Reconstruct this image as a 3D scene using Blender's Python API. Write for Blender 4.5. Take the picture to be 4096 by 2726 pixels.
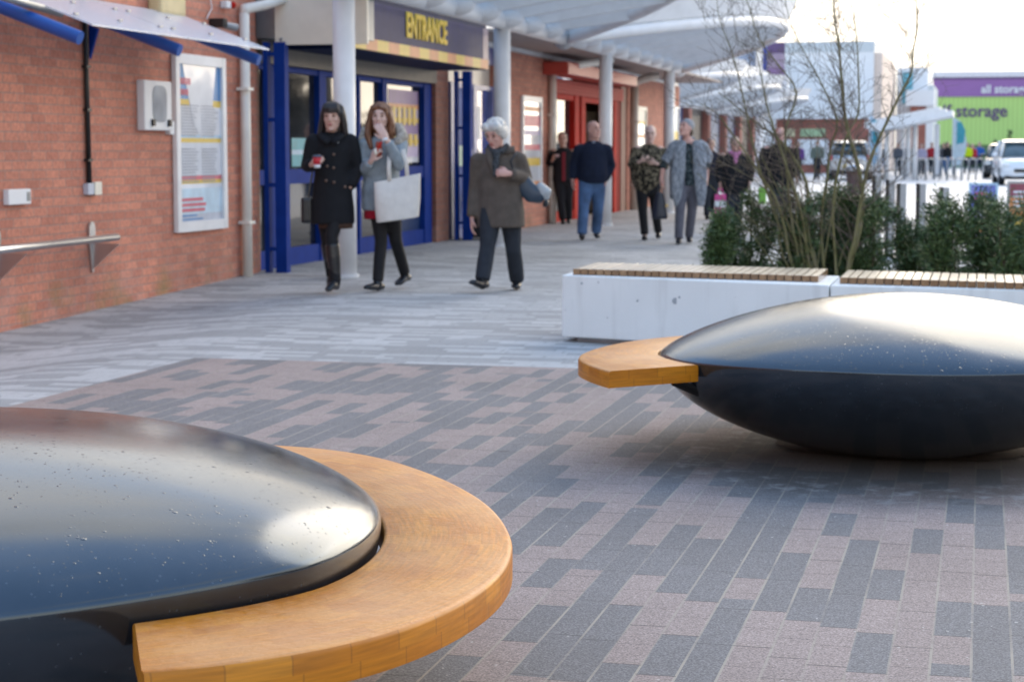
import bpy, bmesh, math, random
from mathutils import Vector, Matrix
import numpy as np
R = math.radians
PI = math.pi
for o in list(bpy.data.objects): bpy.data.objects.remove(o)
scene = bpy.context.scene
col = scene.collection
rnd = random.Random(7)

# ---------------------------------------------------------------- camera, sky, sun, exposure
YAW = R(13.7)
cam_d = bpy.data.cameras.new('camera'); cam = bpy.data.objects.new('camera', cam_d); col.objects.link(cam)
cam.location = (0, 0, 1.28); cam.rotation_euler = (PI/2 - math.atan(761/7700), 0, YAW)
cam_d.sensor_width = 36; cam_d.lens = 7700/4096*36; cam_d.clip_end = 3000; cam_d.clip_start = .1
cam_d.dof.use_dof = True; cam_d.dof.focus_distance = 4.7; cam_d.dof.aperture_fstop = 6.9
cam_d.dof.aperture_blades = 9
scene.camera = cam
SUN_EL, SUN_AZ = R(19), R(24)          # azimuth clockwise from +Y towards +X
w = bpy.data.worlds.new('World'); scene.world = w; w.use_nodes = True
nt = w.node_tree; nt.nodes.clear()
def NN(nt, t, **k):
    n = nt.nodes.new(t)
    for a, b in k.items():
        if a.startswith('i_'): n.inputs[a[2:].replace('_', ' ')].default_value = b
        elif a.startswith('n_'): n.inputs[int(a[2:])].default_value = b
        else: setattr(n, a, b)
    return n
def LK(nt, a, b): nt.links.new(a, b)
def MATH(nt, op, a, b=None, c=None, clamp=False):
    n = nt.nodes.new('ShaderNodeMath'); n.operation = op; n.use_clamp = clamp
    for i, v in enumerate((a, b, c)):
        if v is None: continue
        if isinstance(v, (int, float)): n.inputs[i].default_value = v
        else: nt.links.new(v, n.inputs[i])
    return n.outputs[0]
def MIXC(nt, fac, a, b, blend='MIX'):
    n = nt.nodes.new('ShaderNodeMix'); n.data_type = 'RGBA'; n.blend_type = blend
    for i, v in ((0, fac), (6, a), (7, b)):
        if isinstance(v, (int, float)): n.inputs[i].default_value = v
        elif isinstance(v, (tuple, list)): n.inputs[i].default_value = (*v[:3], 1)
        else: nt.links.new(v, n.inputs[i])
    return n.outputs[2]
def RAMP(nt, fac, stops, interp='LINEAR'):
    n = nt.nodes.new('ShaderNodeValToRGB'); n.color_ramp.interpolation = interp
    e = n.color_ramp.elements
    while len(e) < len(stops): e.new(.5)
    for el, (p, c) in zip(e, stops):
        el.position = p; el.color = (*c[:3], 1) if isinstance(c, (tuple, list)) else (c, c, c, 1)
    nt.links.new(fac, n.inputs[0]); return n.outputs[0]
sky = NN(nt, 'ShaderNodeTexSky'); sky.sky_type = 'NISHITA'; sky.sun_disc = False
sky.sun_elevation = SUN_EL; sky.sun_rotation = SUN_AZ; sky.air_density = 1.0; sky.dust_density = 1.2; sky.ozone_density = 1.3
tc = NN(nt, 'ShaderNodeTexCoord'); sp = NN(nt, 'ShaderNodeSeparateXYZ'); LK(nt, tc.outputs['Generated'], sp.inputs[0])
mp = NN(nt, 'ShaderNodeMapping'); mp.inputs['Scale'].default_value = (1.2, 1.2, 5.0); LK(nt, tc.outputs['Generated'], mp.inputs[0])
cn = NN(nt, 'ShaderNodeTexNoise'); cn.inputs['Scale'].default_value = 1.6; cn.inputs['Detail'].default_value = 5; cn.inputs['Roughness'].default_value = .55; cn.inputs['Distortion'].default_value = .4
LK(nt, mp.outputs[0], cn.inputs['Vector'])
elev = MATH(nt, 'MAXIMUM', sp.outputs['Z'], 0.0)
hor = MATH(nt, 'POWER', MATH(nt, 'SUBTRACT', 1.0, elev), 5.0)
sdir = MATH(nt, 'ADD', MATH(nt, 'MULTIPLY', sp.outputs['X'], math.sin(SUN_AZ)), MATH(nt, 'MULTIPLY', sp.outputs['Y'], math.cos(SUN_AZ)))
cov = MATH(nt, 'ADD', MATH(nt, 'ADD', MATH(nt, 'MULTIPLY', hor, .42), cn.outputs[0]), MATH(nt, 'SUBTRACT', MATH(nt, 'MULTIPLY', sdir, .10), MATH(nt, 'MULTIPLY', elev, .06)))
mask = RAMP(nt, cov, [(.52, 0.0), (.70, 1.0)])
cl2 = NN(nt, 'ShaderNodeTexNoise'); cl2.inputs['Scale'].default_value = 2.2; cl2.inputs['Detail'].default_value = 4
mp2 = NN(nt, 'ShaderNodeMapping'); mp2.inputs['Scale'].default_value = (1, 1, 14.0); LK(nt, tc.outputs['Generated'], mp2.inputs[0]); LK(nt, mp2.outputs[0], cl2.inputs['Vector'])
ccol = RAMP(nt, cl2.outputs[0], [(.30, (3.5, 3.5, 3.5)), (.46, (4.8, 4.7, 4.55)), (.64, (7.4, 7.1, 6.7))])
veil = MIXC(nt, RAMP(nt, elev, [(.1, .8), (.6, .5)]), sky.outputs[0], RAMP(nt, elev, [(.08, (7.2, 6.8, 6.3)), (.24, (5.6, 5.8, 6.2)), (.48, (2.5, 4.5, 8.2))]))      # thin high cloud over the blue
skyc = MIXC(nt, mask, veil, ccol)
bg = NN(nt, 'ShaderNodeBackground'); bg.inputs['Strength'].default_value = .12
LK(nt, skyc, bg.inputs[0]); wo = NN(nt, 'ShaderNodeOutputWorld'); LK(nt, bg.outputs[0], wo.inputs[0])
sd = bpy.data.lights.new('sun', 'SUN'); sun = bpy.data.objects.new('sun', sd); col.objects.link(sun)
sd.energy = 1.1; sd.angle = R(60); sd.color = (1, .9, .78)
sv = Vector((math.sin(SUN_AZ)*math.cos(SUN_EL), math.cos(SUN_AZ)*math.cos(SUN_EL), math.sin(SUN_EL)))
sun.rotation_euler = sv.to_track_quat('Z', 'Y').to_euler()
vs = scene.view_settings; vs.view_transform = 'Standard'; vs.look = 'None'; vs.exposure = 1.36; vs.use_white_balance = True; vs.white_balance_temperature = 7350; vs.gamma = 1
scene.cycles.use_denoising = True
scene.cycles.max_bounces = 8; scene.cycles.sample_clamp_indirect = 8

# ---------------------------------------------------------------- materials
def lin(h, k=1.0):
    h = h.lstrip('#'); out = []
    for i in (0, 2, 4):
        c = int(h[i:i+2], 16)/255; c = c/12.92 if c <= .04045 else ((c+.055)/1.055)**2.4
        out.append(c*k)
    return tuple(out)
MATS = {}
def mat(name, color=(.5, .5, .5), rough=.6, metal=0.0, vary=.12, vscale=6.0, bump=0.0, bscale=80.0, coat=0.0, spec=.5, emit=0.0, translucent=0.0, dirt=None):
    """plain painted / cloth / metal surface with a soft noise variation and optional bump"""
    if name in MATS: return MATS[name]
    m = bpy.data.materials.new(name); m.use_nodes = True; nt = m.node_tree
    b = nt.nodes['Principled BSDF']
    tc = NN(nt, 'ShaderNodeTexCoord')
    n = NN(nt, 'ShaderNodeTexNoise'); n.inputs['Scale'].default_value = vscale; n.inputs['Detail'].default_value = 6; LK(nt, tc.outputs['Object'], n.inputs['Vector'])
    c0 = tuple(c*(1-vary) for c in color); c1 = tuple(min(1, c*(1+vary)) for c in color)
    c = RAMP(nt, n.outputs[0], [(.3, c0), (.7, c1)])
    if dirt:
        n3 = NN(nt, 'ShaderNodeTexNoise'); n3.inputs['Scale'].default_value = 2.3; n3.inputs['Detail'].default_value = 8; LK(nt, tc.outputs['Object'], n3.inputs['Vector'])
        c = MIXC(nt, RAMP(nt, n3.outputs[0], [(.5, 0.0), (.75, dirt)]), c, (.16, .13, .1))
    LK(nt, c, b.inputs['Base Color'])
    b.inputs['Roughness'].default_value = rough; b.inputs['Metallic'].default_value = metal
    b.inputs['Coat Weight'].default_value = coat; b.inputs['Specular IOR Level'].default_value = spec
    if emit:
        b.inputs['Emission Color'].default_value = (*color, 1); b.inputs['Emission Strength'].default_value = emit
    if bump:
        n2 = NN(nt, 'ShaderNodeTexNoise'); n2.inputs['Scale'].default_value = bscale; n2.inputs['Detail'].default_value = 4; LK(nt, tc.outputs['Object'], n2.inputs['Vector'])
        bp = NN(nt, 'ShaderNodeBump'); bp.inputs['Strength'].default_value = bump; bp.inputs['Distance'].default_value = .01; LK(nt, n2.outputs[0], bp.inputs['Height']); LK(nt, bp.outputs[0], b.inputs['Normal'])
    if translucent:
        t = NN(nt, 'ShaderNodeBsdfTranslucent'); t.inputs[0].default_value = (*color, 1)
        mx = NN(nt, 'ShaderNodeMixShader'); mx.inputs[0].default_value = translucent
        LK(nt, b.outputs[0], mx.inputs[1]); LK(nt, t.outputs[0], mx.inputs[2]); LK(nt, mx.outputs[0], nt.nodes['Material Output'].inputs[0])
    MATS[name] = m; return m

def worldpos(nt):
    g = NN(nt, 'ShaderNodeNewGeometry'); s = NN(nt, 'ShaderNodeSeparateXYZ'); LK(nt, g.outputs['Position'], s.inputs[0]); return g, s

def paver_mat(name, along, across, wdt, lng, dark, light, joint, cluster=.45):
    """rows of narrow blocks with a random offset per row, two tones, sandy long joints"""
    m = bpy.data.materials.new(name); m.use_nodes = True; nt = m.node_tree; b = nt.nodes['Principled BSDF']
    g, s = worldpos(nt); u = s.outputs[along]; v = s.outputs[across]
    vv = MATH(nt, 'DIVIDE', v, wdt); row = MATH(nt, 'FLOOR', vv); fv = MATH(nt, 'FRACT', vv)
    wn = NN(nt, 'ShaderNodeTexWhiteNoise'); wn.noise_dimensions = '1D'; LK(nt, row, wn.inputs['W'])
    uu = MATH(nt, 'ADD', MATH(nt, 'DIVIDE', u, lng), MATH(nt, 'MULTIPLY', wn.outputs['Value'], 7.3))
    cl = MATH(nt, 'FLOOR', uu); fu = MATH(nt, 'FRACT', uu)
    cx = NN(nt, 'ShaderNodeCombineXYZ'); LK(nt, row, cx.inputs[0]); LK(nt, cl, cx.inputs[1])
    w2 = NN(nt, 'ShaderNodeTexWhiteNoise'); w2.noise_dimensions = '2D'; LK(nt, cx.outputs[0], w2.inputs['Vector'])
    cn = NN(nt, 'ShaderNodeTexNoise'); cn.noise_dimensions = '2D'; cn.inputs['Scale'].default_value = 1.0; cn.inputs['Detail'].default_value = 1
    cy = NN(nt, 'ShaderNodeCombineXYZ'); LK(nt, MATH(nt, 'MULTIPLY', row, .21), cy.inputs[0]); LK(nt, MATH(nt, 'MULTIPLY', MATH(nt, 'DIVIDE', u, lng), .33), cy.inputs[1]); LK(nt, cy.outputs[0], cn.inputs['Vector'])
    val = MATH(nt, 'ADD', MATH(nt, 'MULTIPLY', w2.outputs['Value'], 1-cluster), MATH(nt, 'MULTIPLY', cn.outputs[0], cluster))
    tone = RAMP(nt, val, [(0, dark), (.492, light)], 'CONSTANT')
    # per-block tone shift
    sh = MATH(nt, 'MULTIPLY_ADD', w2.outputs['Value'], .16, .90)
    hs = NN(nt, 'ShaderNodeHueSaturation'); LK(nt, sh, hs.inputs['Value']); LK(nt, tone, hs.inputs['Color'])
    c = hs.outputs[0]
    # exposed grit
    n = NN(nt, 'ShaderNodeTexNoise'); n.inputs['Scale'].default_value = 170; n.inputs['Detail'].default_value = 3; n.inputs['Roughness'].default_value = .7; LK(nt, g.outputs['Position'], n.inputs['Vector'])
    c = MIXC(nt, 1.0, c, RAMP(nt, n.outputs[0], [(.3, .45), (.5, .98), (.7, 1.65)]), 'MULTIPLY')
    vo = NN(nt, 'ShaderNodeTexVoronoi'); vo.inputs['Scale'].default_value = 34; LK(nt, g.outputs['Position'], vo.inputs['Vector'])
    ch = NN(nt, 'ShaderNodeTexNoise'); ch.inputs['Scale'].default_value = .9; ch.inputs['Detail'].default_value = 3; LK(nt, g.outputs['Position'], ch.inputs['Vector'])
    sc = NN(nt, 'ShaderNodeSeparateColor'); LK(nt, vo.outputs['Color'], sc.inputs[0])
    spk = MATH(nt, 'MULTIPLY', MATH(nt, 'LESS_THAN', vo.outputs['Distance'], MATH(nt, 'MULTIPLY', sc.outputs[0], .17)), MATH(nt, 'GREATER_THAN', MATH(nt, 'ADD', sc.outputs[1], MATH(nt, 'MULTIPLY', ch.outputs[0], .9)), 1.28))
    c = MIXC(nt, MATH(nt, 'MULTIPLY', spk, .75), c, (.62, .58, .52))
    # broad stains
    st = NN(nt, 'ShaderNodeTexNoise'); st.inputs['Scale'].default_value = .7; st.inputs['Detail'].default_value = 6; LK(nt, g.outputs['Position'], st.inputs['Vector'])
    c = MIXC(nt, 1.0, c, RAMP(nt, st.outputs[0], [(.3, .86), (.7, 1.1)]), 'MULTIPLY')
    # joints
    jl = MATH(nt, 'LESS_THAN', MATH(nt, 'MULTIPLY', MATH(nt, 'MINIMUM', fv, MATH(nt, 'SUBTRACT', 1.0, fv)), wdt),  .0034)
    nj = NN(nt, 'ShaderNodeTexNoise'); nj.inputs['Scale'].default_value = 2.2; nj.inputs['Detail'].default_value = 4; LK(nt, g.outputs['Position'], nj.inputs['Vector'])
    c = MIXC(nt, MATH(nt, 'MULTIPLY', jl, RAMP(nt, nj.outputs[0], [(.38, .15), (.58, .9)])), c, joint)
    f2 = MATH(nt, 'FRACT', MATH(nt, 'MULTIPLY', uu, 2.0))
    jc = MATH(nt, 'LESS_THAN', MATH(nt, 'MULTIPLY', MATH(nt, 'MINIMUM', fu, MATH(nt, 'SUBTRACT', 1.0, fu)), lng), MATH(nt, 'MULTIPLY_ADD', w2.outputs['Value'], .0030, .0012))  # joints; the wider dark ones paint shadow lines at uneven block ends
    jh = MATH(nt, 'MULTIPLY', MATH(nt, 'LESS_THAN', MATH(nt, 'MULTIPLY', MATH(nt, 'MINIMUM', f2, MATH(nt, 'SUBTRACT', 1.0, f2)), lng*.5), .0015), MATH(nt, 'GREATER_THAN', w2.outputs['Value'], .45))
    jj = MATH(nt, 'MAXIMUM', jc, jh)
    c = MIXC(nt, MATH(nt, 'MULTIPLY', jj, .7), c, (.045, .04, .038))
    gv = NN(nt, 'ShaderNodeTexVoronoi'); gv.inputs['Scale'].default_value = 2.6; LK(nt, g.outputs['Position'], gv.inputs['Vector']); gs = NN(nt, 'ShaderNodeSeparateColor'); LK(nt, gv.outputs['Color'], gs.inputs[0])
    gum = MATH(nt, 'MULTIPLY', MATH(nt, 'LESS_THAN', MATH(nt, 'ADD', gv.outputs['Distance'], MATH(nt, 'MULTIPLY', n.outputs[0], .02)), MATH(nt, 'MULTIPLY_ADD', gs.outputs[2], .04, .035)), MATH(nt, 'GREATER_THAN', gs.outputs[0], .72))
    c = MIXC(nt, MATH(nt, 'MULTIPLY', gum, .5), c, (.09, .08, .075))
    LK(nt, c, b.inputs['Base Color']); b.inputs['Roughness'].default_value = .74; b.inputs['Specular IOR Level'].default_value = .28
    bp = NN(nt, 'ShaderNodeBump'); bp.inputs['Strength'].default_value = .35; bp.inputs['Distance'].default_value = .004
    hgt = MATH(nt, 'SUBTRACT', n.outputs[0], MATH(nt, 'MULTIPLY', MATH(nt, 'MAXIMUM', jl, jj), .8)); LK(nt, hgt, bp.inputs['Height']); LK(nt, bp.outputs[0], b.inputs['Normal'])
    return m, nt, c, b, g, s

def brick_mat(name, along=1, c1=(.58, .225, .148), c2=(.43, .155, .105), mortar=(.35, .21, .17)):
    if name in MATS: return MATS[name]
    m = bpy.data.materials.new(name); m.use_nodes = True; nt = m.node_tree; b = nt.nodes['Principled BSDF']
    g, s = worldpos(nt); cx = NN(nt, 'ShaderNodeCombineXYZ'); LK(nt, s.outputs[along], cx.inputs[0]); LK(nt, s.outputs[2], cx.inputs[1])
    br = NN(nt, 'ShaderNodeTexBrick'); LK(nt, cx.outputs[0], br.inputs['Vector'])
    br.inputs['Scale'].default_value = 1; br.inputs['Brick Width'].default_value = .225; br.inputs['Row Height'].default_value = .075
    br.inputs['Mortar Size'].default_value = .006; br.inputs['Mortar Smooth'].default_value = .3; br.inputs['Bias'].default_value = -.1
    br.inputs['Color1'].default_value = (*c1, 1); br.inputs['Color2'].default_value = (*c2, 1); br.inputs['Mortar'].default_value = (*mortar, 1)
    n = NN(nt, 'ShaderNodeTexNoise'); n.inputs['Scale'].default_value = 30; n.inputs['Detail'].default_value = 5; LK(nt, g.outputs['Position'], n.inputs['Vector'])
    c = MIXC(nt, 1.0, br.outputs[0], RAMP(nt, n.outputs[0], [(.3, .8), (.7, 1.18)]), 'MULTIPLY')
    n2 = NN(nt, 'ShaderNodeTexNoise'); n2.inputs['Scale'].default_value = .9; n2.inputs['Detail'].default_value = 6; LK(nt, g.outputs['Position'], n2.inputs['Vector'])
    c = MIXC(nt, 1.0, c, RAMP(nt, n2.outputs[0], [(.3, .84), (.7, 1.12)]), 'MULTIPLY')
    # pale salts and a little moss near the foot of the wall
    low = RAMP(nt, s.outputs[2], [(.05, 1.0), (.55, 0.0)])
    n3 = NN(nt, 'ShaderNodeTexNoise'); n3.inputs['Scale'].default_value = 3.5; n3.inputs['Detail'].default_value = 6; LK(nt, g.outputs['Position'], n3.inputs['Vector'])
    c = MIXC(nt, MATH(nt, 'MULTIPLY', low, RAMP(nt, n3.outputs[0], [(.45, 0.0), (.75, .35)])), c, (.45, .33, .30))
    n4 = NN(nt, 'ShaderNodeTexNoise'); n4.inputs['Scale'].default_value = 2.1; n4.inputs['Detail'].default_value = 7; mp = NN(nt, 'ShaderNodeMapping'); mp.inputs['Location'].default_value = (3, 5, 2); LK(nt, g.outputs['Position'], mp.inputs[0]); LK(nt, mp.outputs[0], n4.inputs['Vector'])
    lo2 = RAMP(nt, s.outputs[2], [(.02, 1.0), (.28, 0.0)])
    c = MIXC(nt, MATH(nt, 'MULTIPLY', lo2, RAMP(nt, n4.outputs[0], [(.52, 0.0), (.7, .6)])), c, (.20, .17, .05))
    LK(nt, c, b.inputs['Base Color']); b.inputs['Roughness'].default_value = .8
    bp = NN(nt, 'ShaderNodeBump'); bp.inputs['Strength'].default_value = .5; bp.inputs['Distance'].default_value = .006; bp.invert = True
    LK(nt, br.outputs['Fac'], bp.inputs['Height']); LK(nt, bp.outputs[0], b.inputs['Normal'])
    MATS[name] = m; return m

def glass_mat(name, tint=(.012, .014, .017), ior=1.5, rough=.04):
    """shop glazing seen from outside: dark interior behind a mirror-like skin"""
    if name in MATS: return MATS[name]
    m = bpy.data.materials.new(name); m.use_nodes = True; nt = m.node_tree; b = nt.nodes['Principled BSDF']
    tc = NN(nt, 'ShaderNodeTexCoord'); n = NN(nt, 'ShaderNodeTexNoise'); n.inputs['Scale'].default_value = 1.3; n.inputs['Detail'].default_value = 3; LK(nt, tc.outputs['Object'], n.inputs['Vector'])
    LK(nt, RAMP(nt, n.outputs[0], [(.35, tint), (.7, tuple(t*3 for t in tint))]), b.inputs['Base Color'])
    b.inputs['Roughness'].default_value = rough; b.inputs['IOR'].default_value = ior
    bp = NN(nt, 'ShaderNodeBump'); bp.inputs['Strength'].default_value = .03; bp.inputs['Distance'].default_value = .05; LK(nt, n.outputs[0], bp.inputs['Height']); LK(nt, bp.outputs[0], b.inputs['Normal'])
    MATS[name] = m; return m

def island_mat(name, c0, c1, rough=.55, c2=None, trans=0.0):
    """leaves / needles: tone changes from leaf to leaf"""
    m = bpy.data.materials.new(name); m.use_nodes = True; nt = m.node_tree; b = nt.nodes['Principled BSDF']
    g = NN(nt, 'ShaderNodeNewGeometry')
    st = [(0, c0), (.7, c1)] + ([(1, c2)] if c2 else [])
    LK(nt, RAMP(nt, g.outputs['Random Per Island'], st), b.inputs['Base Color']); b.inputs['Roughness'].default_value = rough
    MATS[name] = m; return m

def bark_mat(name, c0, c1, c2):
    m = bpy.data.materials.new(name); m.use_nodes = True; nt = m.node_tree; b = nt.nodes['Principled BSDF']
    g, s = worldpos(nt)
    n = NN(nt, 'ShaderNodeTexNoise'); n.inputs['Scale'].default_value = 14; n.inputs['Detail'].default_value = 6; LK(nt, g.outputs['Position'], n.inputs['Vector'])
    LK(nt, RAMP(nt, n.outputs[0], [(.3, c0), (.5, c1), (.7, c2)]), b.inputs['Base Color']); b.inputs['Roughness'].default_value = .8
    return m

# ---------------------------------------------------------------- mesh helpers
class MB:
    def __init__(s): s.v = []; s.f = []; s.m = []; s.uv = None
    def add(s, vs, fs, mi=0):
        k = len(s.v); s.v.extend([tuple(p) for p in vs]); s.f.extend([tuple(i+k for i in f) for f in fs]); s.m.extend([mi]*len(fs)); return s
    def box(s, a, b, mi=0, bev=0.0):
        x0, y0, z0 = [min(p, q) for p, q in zip(a, b)]; x1, y1, z1 = [max(p, q) for p, q in zip(a, b)]
        if bev <= 0 or min(x1-x0, y1-y0, z1-z0) < 2.2*bev:
            return s.add([(x0,y0,z0),(x1,y0,z0),(x1,y1,z0),(x0,y1,z0),(x0,y0,z1),(x1,y0,z1),(x1,y1,z1),(x0,y1,z1)],
                [(0,3,2,1),(4,5,6,7),(0,1,5,4),(1,2,6,5),(2,3,7,6),(3,0,4,7)], mi)
        t = bmesh.new(); bmesh.ops.create_cube(t, size=1)
        for v in t.verts: v.co = Vector(((x0+x1)/2+v.co.x*(x1-x0), (y0+y1)/2+v.co.y*(y1-y0), (z0+z1)/2+v.co.z*(z1-z0)))
        bmesh.ops.bevel(t, geom=t.edges[:], offset=bev, segments=2, affect='EDGES', profile=.6)
        return s.bm(t, mi)
    def bm(s, t, mi=0, M=None):
        t.verts.index_update()
        vs = [(M @ v.co if M else v.co.copy()) for v in t.verts]
        s.add(vs, [[v.index for v in f.verts] for f in t.faces], mi); t.free(); return s
    def prism(s, pts, z0, z1, mi=0):
        n = len(pts); vs = [(x, y, z0) for x, y in pts] + [(x, y, z1) for x, y in pts]
        return s.add(vs, [tuple(range(n))[::-1], tuple(range(n, 2*n))] + [(i, (i+1) % n, n+(i+1) % n, n+i) for i in range(n)], mi)
    def tube(s, path, rad, seg=10, mi=0, ref=None, caps=True, rnd_ends=False):
        P = [Vector(p) for p in path]; n = len(P)
        rr = [(r, r) if isinstance(r, (int, float)) else r for r in (rad if isinstance(rad, (list,)) else [rad]*n)]
        if rnd_ends:
            t0 = (P[0]-P[1]).normalized(); t1 = (P[-1]-P[-2]).normalized(); a, b = rr[0], rr[-1]; pa, pb = P[0], P[-1]
            m0 = min(a); m1 = min(b)
            P = [pa+t0*m0*.95, pa+t0*m0*.75, pa+t0*m0*.4] + P + [pb+t1*m1*.4, pb+t1*m1*.75, pb+t1*m1*.95]
            f = (.3, .66, .92)
            rr = [(a[0]*k, a[1]*k) for k in f] + rr + [(b[0]*k, b[1]*k) for k in f[::-1]]; n = len(P)
        side = None; rings = []
        for i in range(n):
            t = (P[min(i+1, n-1)]-P[max(i-1, 0)]); t = t.normalized() if t.length > 1e-9 else Vector((0, 0, 1))
            if ref is not None:
                q = Vector(ref); q = q - t*q.dot(t)
                if q.length > .05: side = q.normalized()
            if side is None:
                q = Vector((1, 0, 0)) if abs(t.x) < .8 else Vector((0, 1, 0)); side = (q - t*q.dot(t)).normalized()
            side = (side - t*side.dot(t)).normalized(); oth = t.cross(side)
            rings.append([P[i] + side*rr[i][0]*math.cos(2*PI*k/seg) + oth*rr[i][1]*math.sin(2*PI*k/seg) for k in range(seg)])
        vs = [p for r_ in rings for p in r_]; fs = []
        for i in range(n-1):
            for k in range(seg):
                a = i*seg+k; b = i*seg+(k+1) % seg; fs.append((a, b, b+seg, a+seg))
        if caps:
            vs += [P[0], P[-1]]; c0 = n*seg; c1 = c0+1
            for k in range(seg):
                fs.append((c0, (k+1) % seg, k)); fs.append((c1, (n-1)*seg+k, (n-1)*seg+(k+1) % seg))
        return s.add(vs, fs, mi)
    def ell(s, c, r, mi=0, seg=12, rings=8, M=None):
        vs = []; c = Vector(c)
        for i in range(rings+1):
            th = PI*i/rings
            for k in range(seg):
                ph = 2*PI*k/seg; q = Vector((r[0]*math.sin(th)*math.cos(ph), r[1]*math.sin(th)*math.sin(ph), r[2]*math.cos(th)))
                vs.append(c + (M @ q if M else q))
        fs = [(i*seg+k, i*seg+seg+k, i*seg+seg+(k+1) % seg, i*seg+(k+1) % seg) for i in range(rings) for k in range(seg)]
        return s.add(vs, fs, mi)
    def lathe(s, prof, c=(0, 0, 0), seg=20, mi=0):
        c = Vector(c); return s.tube([c+Vector((0, 0, z)) for r_, z in prof], [max(r_, 1e-4) for r_, z in prof], seg, mi)
    def build(s, name, mats, parent=None, smooth=False, weld=0.0, autosmooth=None):
        me = bpy.data.meshes.new(name); me.from_pydata(s.v, [], s.f)
        mats = mats if isinstance(mats, (list, tuple)) else [mats]
        for m in mats: me.materials.append(m)
        if len(mats) > 1: me.polygons.foreach_set('material_index', s.m)
        if weld or smooth or autosmooth:
            bm = bmesh.new(); bm.from_mesh(me)
            bmesh.ops.remove_doubles(bm, verts=bm.verts, dist=weld or 1e-5)
            bmesh.ops.recalc_face_normals(bm, faces=bm.faces)
            for f in bm.faces: f.smooth = bool(smooth or autosmooth)
            if autosmooth:
                for e in bm.edges:
                    if len(e.link_faces) == 2 and e.calc_face_angle(0) > autosmooth: e.smooth = False
            bm.to_mesh(me); bm.free()
        else:
            bm = bmesh.new(); bm.from_mesh(me); bmesh.ops.recalc_face_normals(bm, faces=bm.faces); bm.to_mesh(me); bm.free()
        me.update()
        o = bpy.data.objects.new(name, me); col.objects.link(o)
        if parent is not None: o.parent = parent
        return o
def blob(mb, name, m, parent, voxel=.012, smooth=6):
    """fuse overlapping closed pieces into one continuous surface"""
    o = mb.build(name, m, None)
    md = o.modifiers.new('remesh', 'REMESH'); md.mode = 'VOXEL'; md.voxel_size = voxel; md.use_smooth_shade = True
    sm = o.modifiers.new('smooth', 'SMOOTH'); sm.iterations = smooth; sm.factor = .5
    dg = bpy.context.evaluated_depsgraph_get(); me = bpy.data.meshes.new_from_object(o.evaluated_get(dg)); me.name = name
    for p in me.polygons: p.use_smooth = True
    o.modifiers.clear(); old = o.data; o.data = me; bpy.data.meshes.remove(old)
    if not me.materials: me.materials.append(m)
    if parent is not None: o.parent = parent
    return o
def thing(name, label, cat, loc=(0, 0, 0), rz=0.0, group=None):
    o = bpy.data.objects.new(name, None); col.objects.link(o); o.location = loc; o.rotation_euler = (0, 0, rz); o.empty_display_size = .2
    o['label'] = label; o['category'] = cat
    if group: o['group'] = group
    return o
def tag(o, label, cat, group=None):
    o['label'] = label; o['category'] = cat
    if group: o['group'] = group
    return o
def struct(o, kind='structure'): o['kind'] = kind; return o
def copy_tree(o, parent=None):
    c = o.copy(); col.objects.link(c)
    if parent is not None: c.parent = parent
    for ch in [k for k in bpy.data.objects if k.parent == o]: copy_tree(ch, c)
    return c
def text_mesh(txt, name, m, parent, size, extrude, M, bold=0.0, xs=1.0, spacing=1.0):
    cu = bpy.data.curves.new(name, 'FONT'); cu.body = txt; cu.size = size; cu.extrude = extrude; cu.offset = bold; cu.space_character = spacing
    cu.align_x = 'CENTER'; cu.align_y = 'CENTER'; cu.resolution_u = 3
    t = bpy.data.objects.new(name+'_curve', cu); col.objects.link(t); bpy.context.view_layer.update()
    me = bpy.data.meshes.new_from_object(t.evaluated_get(bpy.context.evaluated_depsgraph_get())); bpy.data.objects.remove(t); bpy.data.curves.remove(cu)
    me.transform(M @ Matrix.Diagonal((xs, 1, 1, 1))); me.materials.clear(); me.materials.append(m); me.name = name
    o = bpy.data.objects.new(name, me); col.objects.link(o)
    if parent is not None: o.parent = parent
    return o
# local text frame: text x -> world axis a, text y -> z
def TF(origin, xdir):
    x = Vector(xdir).normalized(); z = Vector((0, 0, 1)); n = x.cross(z)
    return Matrix(((x.x, z.x, n.x, origin[0]), (x.y, z.y, n.y, origin[1]), (x.z, z.z, n.z, origin[2]), (0, 0, 0, 1)))

M_white = mat('white_paint', (.80, .805, .81), .35, vary=.04, dirt=.12)
M_cream = mat('cream_panel', (.76, .71, .60), .4, vary=.04, dirt=.1)
M_blue = mat('blue_paint', (.004, .036, .235), .55, vary=.1, spec=.06)
M_navy = mat('navy_paint', (.008, .018, .06), .6, spec=.2)
M_steel = mat('brushed_steel', (.55, .56, .58), .32, metal=1, vary=.06)
M_galv = mat('grey_metal', (.30, .32, .34), .4, metal=.6)
M_black = mat('black_plastic', (.012, .012, .013), .4)
M_rubber = mat('rubber', (.015, .015, .015), .8)
M_red = mat('red_paint', (.46, .022, .016), .6, vary=.1, spec=.05)
M_redd = mat('dark_red_paint', (.24, .012, .012), .6, spec=.05)
M_brown = mat('brown_lintel', (.10, .085, .07), .5)
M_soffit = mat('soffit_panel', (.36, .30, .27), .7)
M_paper = mat('paper', (.72, .74, .76), .5, vary=.03)
M_glass = glass_mat('shop_glass')
M_brick = brick_mat('red_brick_wall')
M_brick_front = brick_mat('red_brick_front', along=0, c1=(.38, .13, .09), c2=(.3, .1, .07))
M_brick_dark = brick_mat('brown_shaded_brick', along=1, c1=(.30, .12, .08), c2=(.22, .085, .06), mortar=(.2, .13, .11))  # darker brown brick; the recessed corner's shade is put into its colour
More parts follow.
